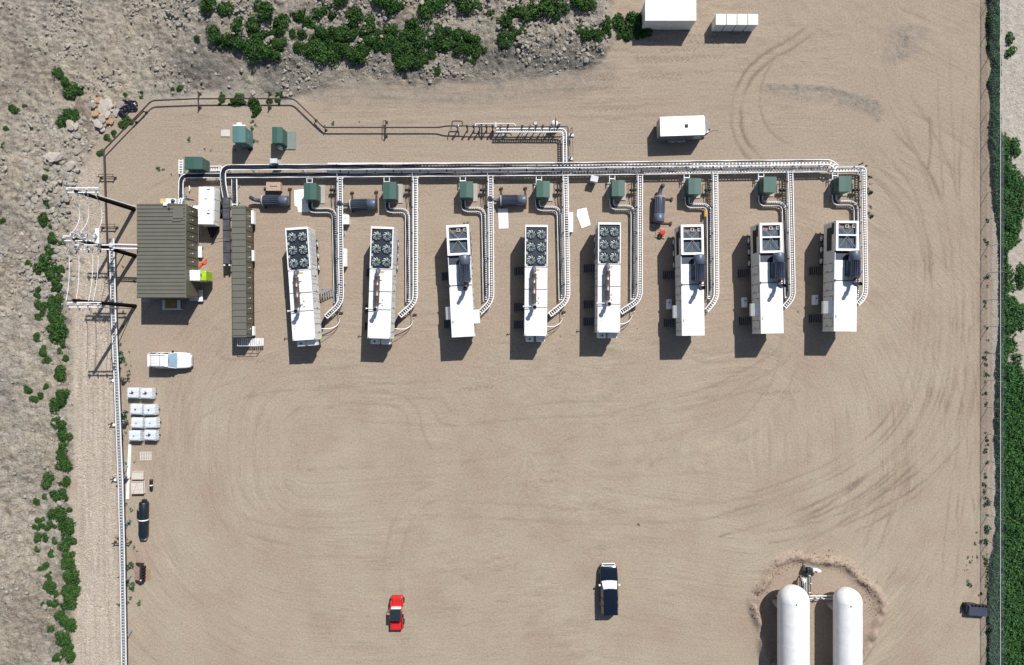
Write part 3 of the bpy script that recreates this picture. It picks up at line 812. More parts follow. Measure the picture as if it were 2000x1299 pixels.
def mass(name, label, n, x0, x1, y0, y1, fn, leaf, hgt, seed, mat_):
    r = np.random.default_rng(seed)
    px = r.uniform(x0, x1, n); py = r.uniform(y0, y1, n)
    X = (px-CX)/SC; Y = (CY-py)/SC
    d = fn(px, py, X, Y)
    k = d > r.random(n)*0.25
    px, py, X, Y, d = px[k], py[k], X[k], Y[k], d[k]
    m = len(X)
    top = hgt*np.clip(d*1.6, 0.15, 1)*(0.55+1.2*np.clip(fbm(X, Y, 0.9, 3, 99)+0.35, 0, 1))
    z = ground_z(X, Y) + top*(0.35+0.65*r.random(m))
    c = np.stack([X, Y, z], -1)
    nrm = r.normal(size=(m,3))*0.6 + np.array([0,0,1.0]); nrm /= np.linalg.norm(nrm, axis=1)[:,None]
    t = np.cross(nrm, r.normal(size=(m,3))); t /= np.linalg.norm(t, axis=1)[:,None]
    bt = np.cross(nrm, t)
    s = leaf*(0.5+0.8*r.random(m))[:,None]
    v = np.stack([c-t*s, c-bt*s*0.45, c+t*s, c+bt*s*0.45], 1).reshape(-1,3)
    me = fast_mesh(name, v, np.arange(m*4).reshape(-1,4), mat_)
    o = bpy.data.objects.new(name, me); COL.objects.link(o)
    tag(o, label, 'weeds', kind='stuff')
mass('weed_strip', 'strip of tall green weeds growing just inside the wire fence on the right', 60000, 1918, 1970, -20, 1320, band_fn, 0.14, 0.55, 5, M['weed'])
mass('weed_field', 'field of dense green weeds outside the wire fence on the right', 95000, 1945, 2110, -20, 1320, east_fn, 0.16, 0.65, 6, M['fieldleaf'])

# ------------------------------------------------------------------ boulders and black sheet
def boulder(px, py, r, m, label, name='boulder', flat=0.7):
    rr = np.random.default_rng(int(px*7+py))
    p = GP(px, py)
    mb = MB()
    n = 14; rings = 7
    vs = []
    ph = rr.random(6)*6.28
    for i in range(rings+1):
        th = math.pi*i/rings
        for k in range(n):
            a = 2*math.pi*k/n
            q = 1 + 0.16*math.sin(2*a+ph[0]) + 0.12*math.sin(3*a+ph[1]+th*2) + 0.10*math.cos(5*a+ph[2]*th) + 0.08*(rr.random()-0.5)
            st = min(1.0, math.sin(th)*1.35); ct = max(-0.75, min(0.72, math.cos(th)))
            vs.append((st*math.cos(a)*q, st*math.sin(a)*q*0.85, ct*flat))
    fs = [(i*n+k, (i+1)*n+k, (i+1)*n+(k+1)%n, i*n+(k+1)%n) for i in range(rings) for k in range(n)]
    mb.add(vs, fs)
    o = mb.build(name, m)
    s = r/SC
    o.location = (p.x, p.y, p.z+s*flat*0.35); o.scale = (s, s, s); o.rotation_euler = (rr.uniform(-.2,.2), rr.uniform(-.2,.2), rr.uniform(0, 6.28))
    tag(o, label, 'boulder', 'boulders heaped at the pipeline corner')
BL = [(210,209,15,'rockpale','largest flat grey boulder at the top of the boulder heap'),
 (238,207,9,'rock','pinkish grey boulder touching the black plastic sheet'),
 (229,220,8,'rockpale','grey boulder just left of the lower end of the black sheet'),
 (191,223,8,'rockorange','orange brown boulder on the left edge of the boulder heap'),
 (206,224,7,'rockorange','small golden boulder in the middle of the boulder heap'),
 (215,226,7,'rockpale','pale rounded boulder right of the golden boulder'),
 (203,233,8,'rockpale','cream boulder left of the bright orange boulder'),
 (216,237,8,'rockorange','bright orange boulder low in the boulder heap'),
 (195,244,9,'rockpale','long pale boulder at the lower left of the heap'),
 (202,252,6,'rockpale','white edged boulder at the lower tip of the heap'),
 (195,197,7,'rockorange','orange tinted stone at the upper left of the heap'),
 (186,208,6,'rock','small grey stone left of the largest flat boulder'),
 (184,232,5,'rock','small brown grey stone at the far left of the heap'),
 (188,258,6,'rock','flat grey stone lying below the boulder heap'),
 (108,308,12,'rockpale','wide pale boulder alone on the rough ground below the heap'),
 (117,311,8,'rock','grey boulder touching the wide pale boulder'),
 (142,325,9,'rockpale','whitish boulder at the top of the gravel lane'),
 (80,376,6,'rockpale','lone pale stone on the rough ground west of the top pole'),
 (140,246,9,'rockpale','slab like boulder below the round shrub beside the ditch'),
 (150,248,6,'rockpale','pale stone right of the slab like boulder')]
for x, y, r, mk, lb in BL: boulder(x, y, r, M[mk], lb)
for k in range(26):
    x = 178+random.random()*46; y = 192+random.random()*66
    boulder(x, y, random.uniform(2, 4), M[random.choice(['rock','rockpale','rockpale'])], 'small loose stone filling gaps between the heaped boulders', 'stone')
def sheet():
    n = 22
    pts = []
    c0 = P(235,226); c1 = P(264,196)
    ax = (c1-c0); pr = Vector((-ax.y, ax.x, 0)).normalized()
    rr = np.random.default_rng(3)
    for i in range(n):
        t = i/(n-1)
        w = 0.35 + 0.9*math.sin(t*2.6+0.3) + 0.2*math.sin(t*11)
        for j in range(n):
            s = j/(n-1)*2-1
            q = c0 + ax*t + pr*(s*w*0.75 + 0.3*math.sin(t*5))
            zz = gz(q.x, q.y) + 0.12 + 0.35*abs(float(fbm(np.array(q.x), np.array(q.y), 2.2, 3, 9))) 
            pts.append((q.x, q.y, zz))
    fs = [(i*n+j, i*n+j+1, (i+1)*n+j+1, (i+1)*n+j) for i in range(n-1) for j in range(n-1)]
    mb = MB(); mb.add(pts, fs, False)
    o = mb.build('plastic_sheet', M['tarp'])
    md = o.modifiers.new('s', 'SOLIDIFY'); md.thickness = 0.02
    tag(o, 'crumpled black plastic sheet lying over the stones at the pipeline corner', 'plastic sheet')
sheet()

# ------------------------------------------------------------------ cable trays
def tray(root, pts, w, cables=(), rung=0.3, legs=3.0, rail=0.10, railm='galv', cm='cable', rungs=True, leg=True, rungm='galv'):
    a = MB(); sweep_rect(a, offset2d(pts, w/2-rail/2), rail, 0.11); a.build('side_rail', M[railm], root)
    a = MB(); sweep_rect(a, offset2d(pts, -(w/2-rail/2)), rail, 0.11); a.build('side_rail', M[railm], root)
    if rungs and rungs != True:
        rl = [q for q in resample(pts, rung, rung/2)]
        rl.sort(key=lambda q: -(q[0].x if q[0].x + root.location.x > -18 else -99))
        for p, d in rl[:100]:
            a = MB(); a.cbox(p+Vector((0,0,0.03)), (0.15, w-2*rail, 0.03), math.atan2(d.y, d.x)); a.build('rung', M[rungm], root)
        a = MB()
        for p, d in rl[100:]: a.cbox(p+Vector((0,0,0.03)), (0.15, w-2*rail, 0.03), math.atan2(d.y, d.x))
        tag(a.build('rung', M[rungm], root), kind='stuff')
    elif rungs:
        a = MB()
        for p, d in resample(pts, rung, rung/2):
            a.cbox(p+Vector((0,0,0.03)), (0.11, w-2*rail, 0.03), math.atan2(d.y, d.x))
        a.build('rung_slats', M[rungm], root)
    if leg:
        for p, d in resample(pts, legs, 0.8):
            a = MB()
            rz = math.atan2(d.y, d.x); n = Vector((-d.y, d.x, 0))
            for s in (-1, 1):
                q = p + n*s*(w/2-0.03)
                a.box(q.x-0.03, q.x+0.03, q.y-0.03, q.y+0.03, 0, p.z)
            a.cbox(p-Vector((0,0,0.035)), (0.06, w+0.1, 0.06), rz)
            a.cbox(Vector((p.x,p.y,0.02)), (0.25, w+0.25, 0.04), rz)
            a.build('support_frame', M['galvdull'], root)
    for (off, r, s0, s1) in cables:
        L = resample(pts, 0.5, 0)
        q = [p for p, d in L]
        i0 = int(len(q)*s0); i1 = max(i0+2, int(len(q)*s1))
        seg = q[i0:i1]
        if len(seg) < 2: continue
        ph = random.random()*6
        path = [p for p in offset2d(seg, off)]
        path = [Vector((p.x, p.y, p.z+0.045+r+0.01*math.sin(k*1.3+ph))) for k, p in enumerate(path)]
        path = [p + Vector((0.02*math.sin(k*0.7+ph), 0.02*math.cos(k*0.55+ph), 0)) for k, p in enumerate(path)]
        a = MB(); a.tube(path, r, 6); a.build('cable', M[cm], root)

def path(pts, r=1.0, seg=5):
    return fillet([P(*p) for p in pts], r, seg)

# high tray from the dark bus duct, running east
hU = 1.5
t = empty('cable_tray', P(740,323), 0, 'wide upper ladder tray packed with black cables, the northernmost of the main run', 'cable tray', 'main run of cable trays')
def rel(root, pts): 
    l = root.location
    return [p - Vector((l.x, l.y, l.z)) for p in pts]
t.location.z = 0
pu = rel(t, path([(441.5,388,hU),(436,355,hU),(436,327,hU),(700,326,hU),(1100,323,hU),(1400,319,hU),(1622,317,hU),(1634,327,hU)], 1.5, 7))
tray(t, pu, 0.68, [(-0.22,0.045,0,0.9),(-0.13,0.045,0,0.78),(-0.04,0.045,0,0.5),(0.05,0.045,0,0.36),(0.14,0.045,0,0.99),(0.23,0.045,0,0.99),(-0.18,0.04,0.0,0.42),(0.0,0.045,0,0.30),(0.1,0.045,0,0.28)], rung=0.42, rungs='each')
t = empty('cable_tray', (P(1000,318)), 0, 'narrow white tray rail running just above the upper ladder tray', 'cable tray', 'main run of cable trays')
pv = rel(t, path([(640,319.3,1.9),(900,318.6,1.9),(1083,318.0,1.9)]))
a = MB(); sweep_rect(a, pv, 0.12, 0.08); a.build('side_rail', M['galv'], t)
for p, d in resample(pv, 4.0, 1.0):
    a = MB(); a.box(p.x-0.03, p.x+0.03, p.y-0.03, p.y+0.03, 0, p.z); a.build('support_leg', M['galvdull'], t)
hC = 0.9
t = empty('cable_tray', P(354,345), 0, 'lower ladder tray of the main run, rising north of the olive building and heading east', 'cable tray', 'main run of cable trays')
pc = rel(t, path([(354,392,hC),(354,343.5,hC),(700,341.3,hC),(1100,338.3,hC),(1400,334.6,hC),(1672,330.5,hC)], 0.9, 6))
tray(t, pc, 0.6, [(-0.2,0.04,0,0.97),(-0.12,0.04,0,0.7),(-0.04,0.04,0,0.55),(0.04,0.04,0,0.42),(0.12,0.04,0,0.6),(0.2,0.04,0,0.96),(0.0,0.04,0,0.75),(-0.08,0.04,0,0.33),(0.08,0.04,0,0.3)], rung=0.36, rungs='each')
t = empty('cable_tray', P(354,326), 0, 'short empty ladder tray beside the green cabinet above the olive building', 'cable tray', 'main run of cable trays')
tray(t, rel(t, path([(354,312,hC),(354,339.5,hC)])), 0.56, [], leg=True, legs=2)
t = empty('cable_tray', P(422,329), 0, 'short ladder tray stub between the green cabinet and the dark bend', 'cable tray', 'main run of cable trays')
tray(t, rel(t, path([(411,329,0.7),(434,329,0.7)])), 0.6, [(0.1,0.03,0,1)], legs=1.2)
# twin tray that drops into the long olive switchgear building
t = empty('cable_tray', P(459,372), 0, 'short cable filled tray dropping into the north end of the long olive building', 'cable tray', 'main run of cable trays')
tray(t, rel(t, path([(458,348,0.75),(459,404,0.75)])), 0.68, [(o,0.045,0,1) for o in (-0.25,-0.16,-0.07,0.02,0.11,0.2)], legs=2)
# insulated pipe runs between the trays
for i, (y0, y1, y2, x1) in enumerate([(334.5,331.0,322.0,1695),(337.5,334.3,326.0,1690)]):
    h = 1.15
    t = empty('insulated_pipe', P(640,335), 0, ['pale insulated pipe with dark joints between the two main trays, northern of the pair','pale insulated pipe with dark joints between the two main trays, southern of the pair'][i], 'pipe', 'insulated pipes in the main run')
    pp = rel(t, [P(642,y0,h), P(1050,y1+1,h), P(1400,(y1+y2)/2,h), P(x1-(2 if i else 60),y2,h)])
    a = MB(); a.tube(pp, 0.11 if i == 0 else 0.06, 10); a.build('pipe', M['galv'], t)
    for p, d in resample(pp, 3.2, 1.4+i):
        a = MB(); a.cyl(p-d*0.07, p+d*0.07, 0.135 if i == 0 else 0.09, 10); a.build('joint_collar', M['black'], t)
    for p, d in resample(pp, 6.0, 2.0):
        a = MB(); a.box(p.x-0.04, p.x+0.04, p.y-0.04, p.y+0.04, 0, p.z); a.build('support_leg', M['galvdull'], t)
for i, (y, x1) in enumerate([(318.5,1684),(323.5,1692)]):
    t = empty('conduit', P(1640,y), 0, ['thin conduit end reaching east past the upper tray to a small post, northern one','thin conduit end reaching east past the lower tray to a small post, southern one'][i], 'conduit', 'thin conduits at the east end')
    pp = rel(t, [P(1630,y,0.8), P(x1,y+0.5,0.8)])
    a = MB(); a.tube(pp, 0.035, 6); a.build('pipe', M['galvdull'], t)
    a = MB(); q = pp[-1]; a.box(q.x-0.05,q.x+0.05,q.y-0.05,q.y+0.05,0,0.9); a.cbox((q.x,q.y,0.85),(0.2,0.2,0.12)); a.build('post', M['rust'], t)

# branches: ladder + S shaped tray for each of the eight units
BR = [ # ladder top x, bottom x, end(x,y), S start x, S y0, S horiz y, S x top, S x bottom
 (664.5,667.0,(637,619),606,401,411,653,657),
 (811.5,811.5,(781,617),757,402,411,796,797),
 (958.5,960.5,(937,611),905,398,409,944.5,948),
 (1105.0,1109,(1073,615),1050,397,407,1092,1096),
 (1250.5,1250,(1212,610),1195,395,405,1236.5,1236),
 (1397.0,1399.5,(1379,607),1342,391,401.5,1384.5,1386),
 (1543.5,1548.5,(1531,600),1485.5,388,398,1531,1537),
 (1686.5,1685,(1674,594),1629.5,387,396.5,1671,1675)]
UN = ['westernmost','second','third','fourth','fifth','sixth','seventh','easternmost']
for i, (xt, xb, e, sx, sy, shy, sxt, sxb) in enumerate(BR):
    yb = 591 - i*1.6
    ytop = 346 - i*2.0
    which = ['leftmost generator','second generator from the left','third generator from the left','fourth generator from the left','fifth generator from the left','sixth generator from the left','seventh generator from the left','rightmost generator'][i]
    t = empty('ladder_tray', P(xt, 470), 0, 'long white ladder tray bending at its foot to the '+which, 'cable tray', 'ladder trays feeding the generators')
    hL = 0.88
    pts = [(xt,ytop,hL),(xb,yb,hL),(e[0],e[1],hL)]
    if i == 7: pts = [(1672,330.5,hL),(1685.5,331.5,hL)] + pts[0:][0:1] + [(1690,560,hL),(1688,580,hL),(e[0],e[1],hL)]
    pp = rel(t, path(pts, 1.0, 6))
    tray(t, pp, 0.62, [(-0.12,0.03,0,1),(0.14,0.025,0,1)] if i % 2 == 0 else [(-0.1,0.03,0,1)], rung=0.29, cm='cable')
    if i != 7:   # flared junction corners
        a = MB()
        for s in (-1, 1):
            c = P(xt, ytop-1, hL) - t.location
            q = [Vector((c.x+s*(0.28+0.5*(1-math.cos(u))), c.y-0.55+0.5*math.sin(u)+0.1, c.z)) for u in [k*math.pi/2/6 for k in range(7)]]
            sweep_rect(a, q, 0.07, 0.11)
        a.build('corner_rail', M['galv'], t)
    # cables leaving the foot of the ladder
    last = pp[-1]; dirv = (pp[-1]-pp[-2]).normalized()
    for k in range(5 if i in (0,1,3,4) else 2):
        o = (k-2)*0.09
        n = Vector((-dirv.y, dirv.x, 0))
        q0 = last + n*o; q1 = q0 + dirv*0.5 + Vector((0,-0.35,-0.1)); q2 = q1 + Vector((-0.25,-0.55,-0.1)); q3 = q2+Vector((-0.3,-0.2,0.1))
        a = MB(); a.tube(fillet([q0-dirv*1.0, q0, q1, q2, q3], 0.4, 4), 0.05, 6); a.build('power_cable', M['cable'], t)
    s = empty('curved_tray', P(sxt, 450), 0, 'S shaped tray of dark cables above right of the '+which, 'cable tray', 'curved trays from the green cabinets')
    hS = 0.5
    pp = rel(s, path([(sx,sy-6,hS),(sx,shy,hS),(sxt,shy,hS),(sxb,yb+1,hS)], 0.85, 6))
    ca = [(-0.16,0.05,0,1),(-0.06,0.05,0,1),(0.05,0.045,0,0.97)] if i != 0 else [(-0.18,0.05,0,1),(-0.09,0.05,0,1),(0.0,0.05,0,1),(0.09,0.05,0,0.95)]
    tray(s, pp, 0.56, ca, rung=0.26, rail=0.06)
    # gas pipe running between the trays, with valve
    g = empty('gas_branch_pipe', P(xt-10, 400), 0, 'thin gas pipe with dark valve, beside the ladder of the '+which, 'pipe', 'gas branch pipes')
    xm0 = (xt-6.5); xm1 = (sxb+xb)/2 + 0.3
    pg_ = rel(g, [P(xm0,333,1.1), P(xm0,420,0.95), P(xm1,yb-4,0.95), P(xm1-3,yb+12,0.7), P(xm1-4,yb+16,0.1)])
    a = MB(); a.tube(pg_, 0.05, 8); a.build('pipe', M['galvdull'], g)
    for p, d in resample(pg_, 3.1, 1.3):
        a = MB(); a.cyl(p-d*0.06, p+d*0.06, 0.12, 8); a.build('clamp', M['black'], g)
    vx = xt-14
    for dx in (-5, 1):
        a = MB(); a.tube(rel(g, [P(xm0,345,0.9), P(vx+dx+2,350,0.7), P(vx+dx+2,372,0.7), P(vx+dx+3,404,0.3)]), 0.035, 6); a.build('small_pipe', M['pipebrown'], g)
    a = MB(); q = P(vx,371,0.75)-g.location; a.bbox(q.x-0.42,q.x+0.42,q.y-0.14,q.y+0.14,0.55,0.85,0.03); a.cyl((q.x+0.1,q.y,0.85),(q.x+0.1,q.y,1.1),0.13,10)
    a.cyl((q.x-0.25,q.y,0.85),(q.x-0.25,q.y,1.0),0.09,10); a.cyl((q.x+0.55,q.y,0.7),(q.x+0.95,q.y+0.2,0.9),0.045,8)
    a.build('valve_block', M['black'], g)
    a = MB(); a.box(q.x-0.05,q.x+0.05,q.y-0.05,q.y+0.05,0,0.55); a.build('post', M['rust'], g)

# ------------------------------------------------------------------ green cabinets
CAB = [(593,618,357,389.5),(748,773.5,355,388.5),(898,923.5,354,385.6),(1047.8,1074,353.4,384.8),(1195.4,1220.5,351.7,383),(1345,1370,348,379),(1492,1517,345,375.5),(1639.2,1663.6,343.7,374)]
def cabinet(x0, x1, y0, y1, h, m, label, rz=0, pad=True, padm='concrete', po=(0.3,0,0.45,0.45)):
    a0 = P(x0, y1, h); a1 = P(x1, y0, h)
    w = a1.x-a0.x; d = a1.y-a0.y
    t = empty('electrical_cabinet', ((a0.x+a1.x)/2, (a0.y+a1.y)/2, 0), rz, label, 'electrical cabinet', 'green metal cabinets')
    if pad:
        b = MB(); b.bbox(-w/2-po[0], w/2+po[2], -d/2-po[1]-0.1, d/2+po[3]*0.4, 0.0, 0.14, 0.02); b.build('concrete_pad', M[padm], t)
    b = MB(); b.bbox(-w/2+0.04, w/2-0.04, -d/2+0.06, d/2-0.06, 0.16, h-0.1, 0.01); b.build('cabinet_body', M[m], t)
    b = MB()
    for zz in (h-0.1,):
        vs = [(-w/2,-d/2,zz),(w/2,-d/2,zz),(w/2,d/2,zz),(-w/2,d/2,zz),(-w/2,-d/2,zz+0.05),(w/2,-d/2,zz+0.05),(w/2,d/2,zz+0.05),(-w/2,d/2,zz+0.05),(0,-d/2,zz+0.11),(0,d/2,zz+0.11)]
        b.add(vs, [(3,2,1,0),(0,1,5,8,4),(1,2,6,5),(2,3,7,9,6),(3,0,4,7),(4,8,9,7),(8,5,6,9)])
    b.build('cabinet_roof', M[m], t)
    dr = MB(); dr.box(-w/2+0.1, -0.015, -d/2+0.03, -d/2+0.058, 0.25, h-0.2); o = dr.build('door', M[m], t)
    hd = MB(); hd.box(-0.10, -0.06, -d/2-0.02, -d/2+0.029, 1.0, 1.2); hd.build('handle', M['galv'], o)
    dr = MB(); dr.box(0.015, w/2-0.1, -d/2+0.03, -d/2+0.058, 0.25, h-0.2); dr.build('door', M[m], t)
    v = MB()
    for k in range(5): v.box(-w/2+0.02, -w/2+0.039, -0.3, 0.3, 1.3+k*0.08, 1.34+k*0.08)
    for k in range(5): v.box(w/2-0.039, w/2-0.02, -0.3, 0.3, 1.3+k*0.08, 1.34+k*0.08)
    v.build('vent_louvres', M[m], t)
    hd = MB(); hd.cyl((-w/2-0.02,-d/4,0.9),(-w/2+0.04,-d/4,0.9),0.05,8); hd.build('latch', M['ceramic'], t)
    return t
NEAR = ['beside the irregular white sheet at the west end of the row','just right of the second slate silencer lying on the ground','at the head of the third generator, with no silencer to its left','right of the slate silencer above the small white sheet','below the pale blue box, fifth in the row','right of the upright slate silencer, sixth in the row','seventh in the row of eight','at the east end of the row by the plants']
for i, c in enumerate(CAB):
    cabinet(*c, 2.1, 'green', 'green metal cabinet '+NEAR[i])
    t = empty('ladder_stub', P(c[0]+14.5, 349-i*1.9), 0, 'short ladder stub above the '+['leftmost','second','third','fourth','fifth','sixth','seventh','rightmost'][i]+' green cabinet in the row above the generators', 'cable tray', 'ladder stubs above the cabinets')
    x = c[0] + (13 if i < 4 else 8 if i == 4 else 4)
    if i > 4: x = [0,0,0,0,0,1341,1486,1630.5][i]
    if i in (0,1,2,3): x = [605,755.5,904,1052.5][i]
    if i == 4: x = 1195.5
    pp = rel(t, [P(x,345-i*2.0,0.8), P(x,362-i*1.6,0.8)])
    tray(t, pp, 0.72, [], rung=0.5, rail=0.07, legs=5)
t = cabinet(453.5, 479, 246, 278, 2.6, 'greenlight', 'pale faded green cabinet with a white ledge, left of the two north of the trays', pad=False)
b = MB(); b.bbox(-0.75,0.75,0.99,1.15,2.2,2.5,0.02); b.bbox(-0.3,0.25,1.15,1.42,2.25,2.45,0.02); b.build('ledge', M['white'], t)
t = cabinet(531, 551.5, 248, 279, 2.0, 'green', 'darker green cabinet standing off centre on a greenish pad, the right of two', padm='concretegreen', po=(0.05,0.15,0.95,0.15))
b = MB(); b.bbox(-0.25,0.1,-1.35,-1.0,0.3,1.2,0.02); b.build('meter_box', M['ceramic'], t)
# low cabinet at main tray start
a0 = P(360,331,2.2); a1 = P(392,306,2.2)
t = cabinet(360, 395, 306, 330, 2.2, 'green', 'wide dark green cabinet at the west start of the main trays', pad=False)

def slab(px, py, w, d, h, label, rz=0, m='white', name='cover_panel', cat='panel', z0=0.02, poly=None):
    p = P(px, py, h)
    o = MB()
    if poly: o.prism(poly, z0, h)
    else: o.bbox(-w/2, w/2, -d/2, d/2, z0, h, min(0.03, h*0.3))
    o = o.build(name, M[m])
    o.location = (p.x, p.y, 0); o.rotation_euler = (0,0,rz)
    tag(o, label, cat)
    return o
slab(440,260,1.1,0.85,0.12,'small pale concrete pad left of the faded green cabinet', m='plankgrey', name='concrete_pad', cat='pad')
# white sheets on the ground
slab(588,393,1,1,0.05,'large irregular white sheet on the ground left of the westernmost green cabinet', poly=[(-0.85,1.35),(0.45,1.5),(0.75,0.6),(0.95,-1.3),(-0.35,-1.35),(-0.45,-0.7),(-0.8,-0.55)], name='white_sheet', cat='sheet')
slab(983,427,1.2,2.45,0.06,'upright rectangular white sheet on the ground below the slate silencer', rz=R(2), name='white_sheet', cat='sheet')
slab(1140,426,1,1,0.06,'tilted white sheet on the ground between the fourth and fifth generators', poly=[(-0.78,1.05),(0.35,1.28),(0.85,-0.85),(-0.25,-1.25),(-0.5,-0.55),(-0.85,0.35)], name='white_sheet', cat='sheet')
def wbox(px, py, w, d, h, label, m='white', rz=0, z0=0.15, lid=True, name='junction_box', cat='box'):
    p = P(px, py, h)
    t = empty(name, (p.x, p.y, 0), rz, label, cat)
    b = MB(); b.bbox(-w/2, w/2, -d/2, d/2, z0, h-0.05, 0.03); b.build('housing', M[m], t)
    b = MB(); b.bbox(-w/2-0.03, w/2+0.03, -d/2-0.03, d/2+0.03, h-0.05, h, 0.015); b.build('lid', M[m], t)
    b = MB()
    for sx in (-1,1):
        for sy in (-1,1): b.box(sx*(w/2-0.08)-0.03, sx*(w/2-0.08)+0.03, sy*(d/2-0.08)-0.03, sy*(d/2-0.08)+0.03, 0, z0)
    b.build('feet', M['galvdull'], t)
    return t
t = wbox(675,428.5,0.7,1.1,0.9,'small white box with a dark knob touching the westernmost ladder tray')
b = MB(); b.cyl((-0.05,0.1,0.9),(-0.05,0.1,0.95),0.06,10); b.build('knob', M['black'], t)
t = wbox(1114.5,434,0.55,2.3,0.9,'tall narrow white box against the right side of the fourth ladder tray')
t = wbox(673.5,503,0.35,2.1,0.95,'narrow white cabinet with a red mark beside the westernmost ladder tray')
b = MB(); b.box(-0.24,-0.1,0.45,0.6,0.951,0.97); b.build('red_mark', M['redpaint'], t)
t = wbox(1161,349,0.85,0.65,1.3,'pale blue box hanging off the main tray between the fourth and fifth cabinets','ceramic',R(-12),0.6)
t = wbox(534,314,0.8,0.5,2.3,'pale grey blue box standing north of the upper tray','ceramic',0,0.3)
t = wbox(350+30,0,0.1,0.1,0.1,'x') if False else None

# ------------------------------------------------------------------ generators
def wheel(t, x, y, side):
    w = MB(); w.lathe((x,y,0.5),(side,0,0),[(-0.28,0.30),(-0.28,0.47),(-0.22,0.51),(0.0,0.52),(0.08,0.49),(0.1,0.36),(0.04,0.34)],22)
    o = w.build('wheel', M['black'], t)
    r = MB(); r.lathe((x,y,0.5),(side,0,0),[(0.02,0.35),(0.09,0.34),(0.11,0.28),(0.03,0.22),(0.03,0.12),(0.13,0.10),(0.14,0.03)],18)
    r.build('rim', M['white'], o)
def chassis(t):
    b = MB()
    for s in (-1,1): b.box(s*0.85-0.09, s*0.85+0.09, -6.3, 6.3, 0.78, 1.13)
    for k in range(9): b.box(-0.76,0.76,-6+k*1.5,-5.85+k*1.5,0.85,1.05)
    b.build('chassis', M['black'], t)
    for y in (4.95,3.55,2.15):
        a = MB(); a.cyl((-1.0,y,0.5),(1.0,y,0.5),0.08,8); a.build('axle', M['black'], t)
        for s in (-1,1): wheel(t, s*1.22, y, s)
    for s in (-1,1):
        b = MB(); b.box(s*0.95-0.07,s*0.95+0.07,-4.3,-4.14,0.06,0.95); b.cbox((s*0.95,-4.22,0.03),(0.35,0.35,0.06)); b.build('landing_leg', M['galvdull'], t)
def side_details(t, s, kind):
    x = s*1.3
    def bx(y0,y1,z0,z1,th,m,name,parent=None):
        b = MB(); xa, xb = sorted((x, x+s*th)); b.box(xa, xb, y0, y1, z0, z1); return b.build(name, M[m], parent or t)
    doors = [(-5.9,-4.9),(-3.3,-2.3),(-1.6,-0.6),(0.6,1.6)] if kind == 'frame' else [(-5.7,-4.7),(-2.9,-2.0),(-0.9,0.0),(0.9,1.8)]
    for y0, y1 in doors:
        f = bx(y0-0.04,y1+0.04,1.34,3.54,0.012,'seam','door_frame')
        d = bx(y0,y1,1.38,3.5,0.03,'dirty','side_door', f)
        b = MB(); xa, xb = sorted((x+s*0.03, x+s*0.08)); b.box(xa, xb, y0+0.08, y0+0.12, 2.0, 2.5)
        b.box(xa, xb, y1-0.1, y1-0.02, 1.6, 1.7); b.box(xa, xb, y1-0.1, y1-0.02, 3.1, 3.2); b.build('handle', M['black'], t)
    if kind == 'frame':
        bx(3.1,5.9,1.95,3.15,0.02,'galvdull','side_grille')
        b = MB()
        for k in range(14): 
            xa, xb = sorted((x+s*0.02, x+s*0.04)); b.box(xa, xb, 3.15, 5.85, 2.0+k*0.083, 2.03+k*0.083)
        b.build('grille_slats', M['seam'], t)
        for k in range(2):
            b = MB(); xa, xb = sorted((x, x+s*0.03)); 
            for j in range(6): b.box(xa, xb, -1.4+k*1.0-0.3+0.0, -1.4+k*1.0+0.3-0.0, 1.5+j*0.1, 1.54+j*0.1)
    else:
        b = MB()
        for k in range(22):
            xa, xb = sorted((x, x+s*0.02)); b.box(xa, xb, -6.3+k*0.57, -6.28+k*0.57, 1.25, 3.75)
        b.build('panel_seams', M['galvdull'], t)
        b = MB()
        for k in range(10):
            xa, xb = sorted((x, x+s*0.035)); b.box(xa, xb, 2.3, 6.0, 1.6+k*0.18, 1.66+k*0.18)
        b.build('side_louvres', M['galvdull'], t)
def body(t):
    b = MB(); b.bbox(-1.3,1.3,-6.45,6.45,1.14,3.78,0.03); b.build('body', M['dirty'], t)
    b = MB()
    for sx in (-1,1):
        for sy in (-1,1):
            xa, xb = sorted((sx*1.17, sx*1.325)); ya, yb = sorted((sy*6.3, sy*6.475)); b.box(xa, xb, ya, yb, 1.1, 3.9)
    b.build('corner_posts', M['white'], t)
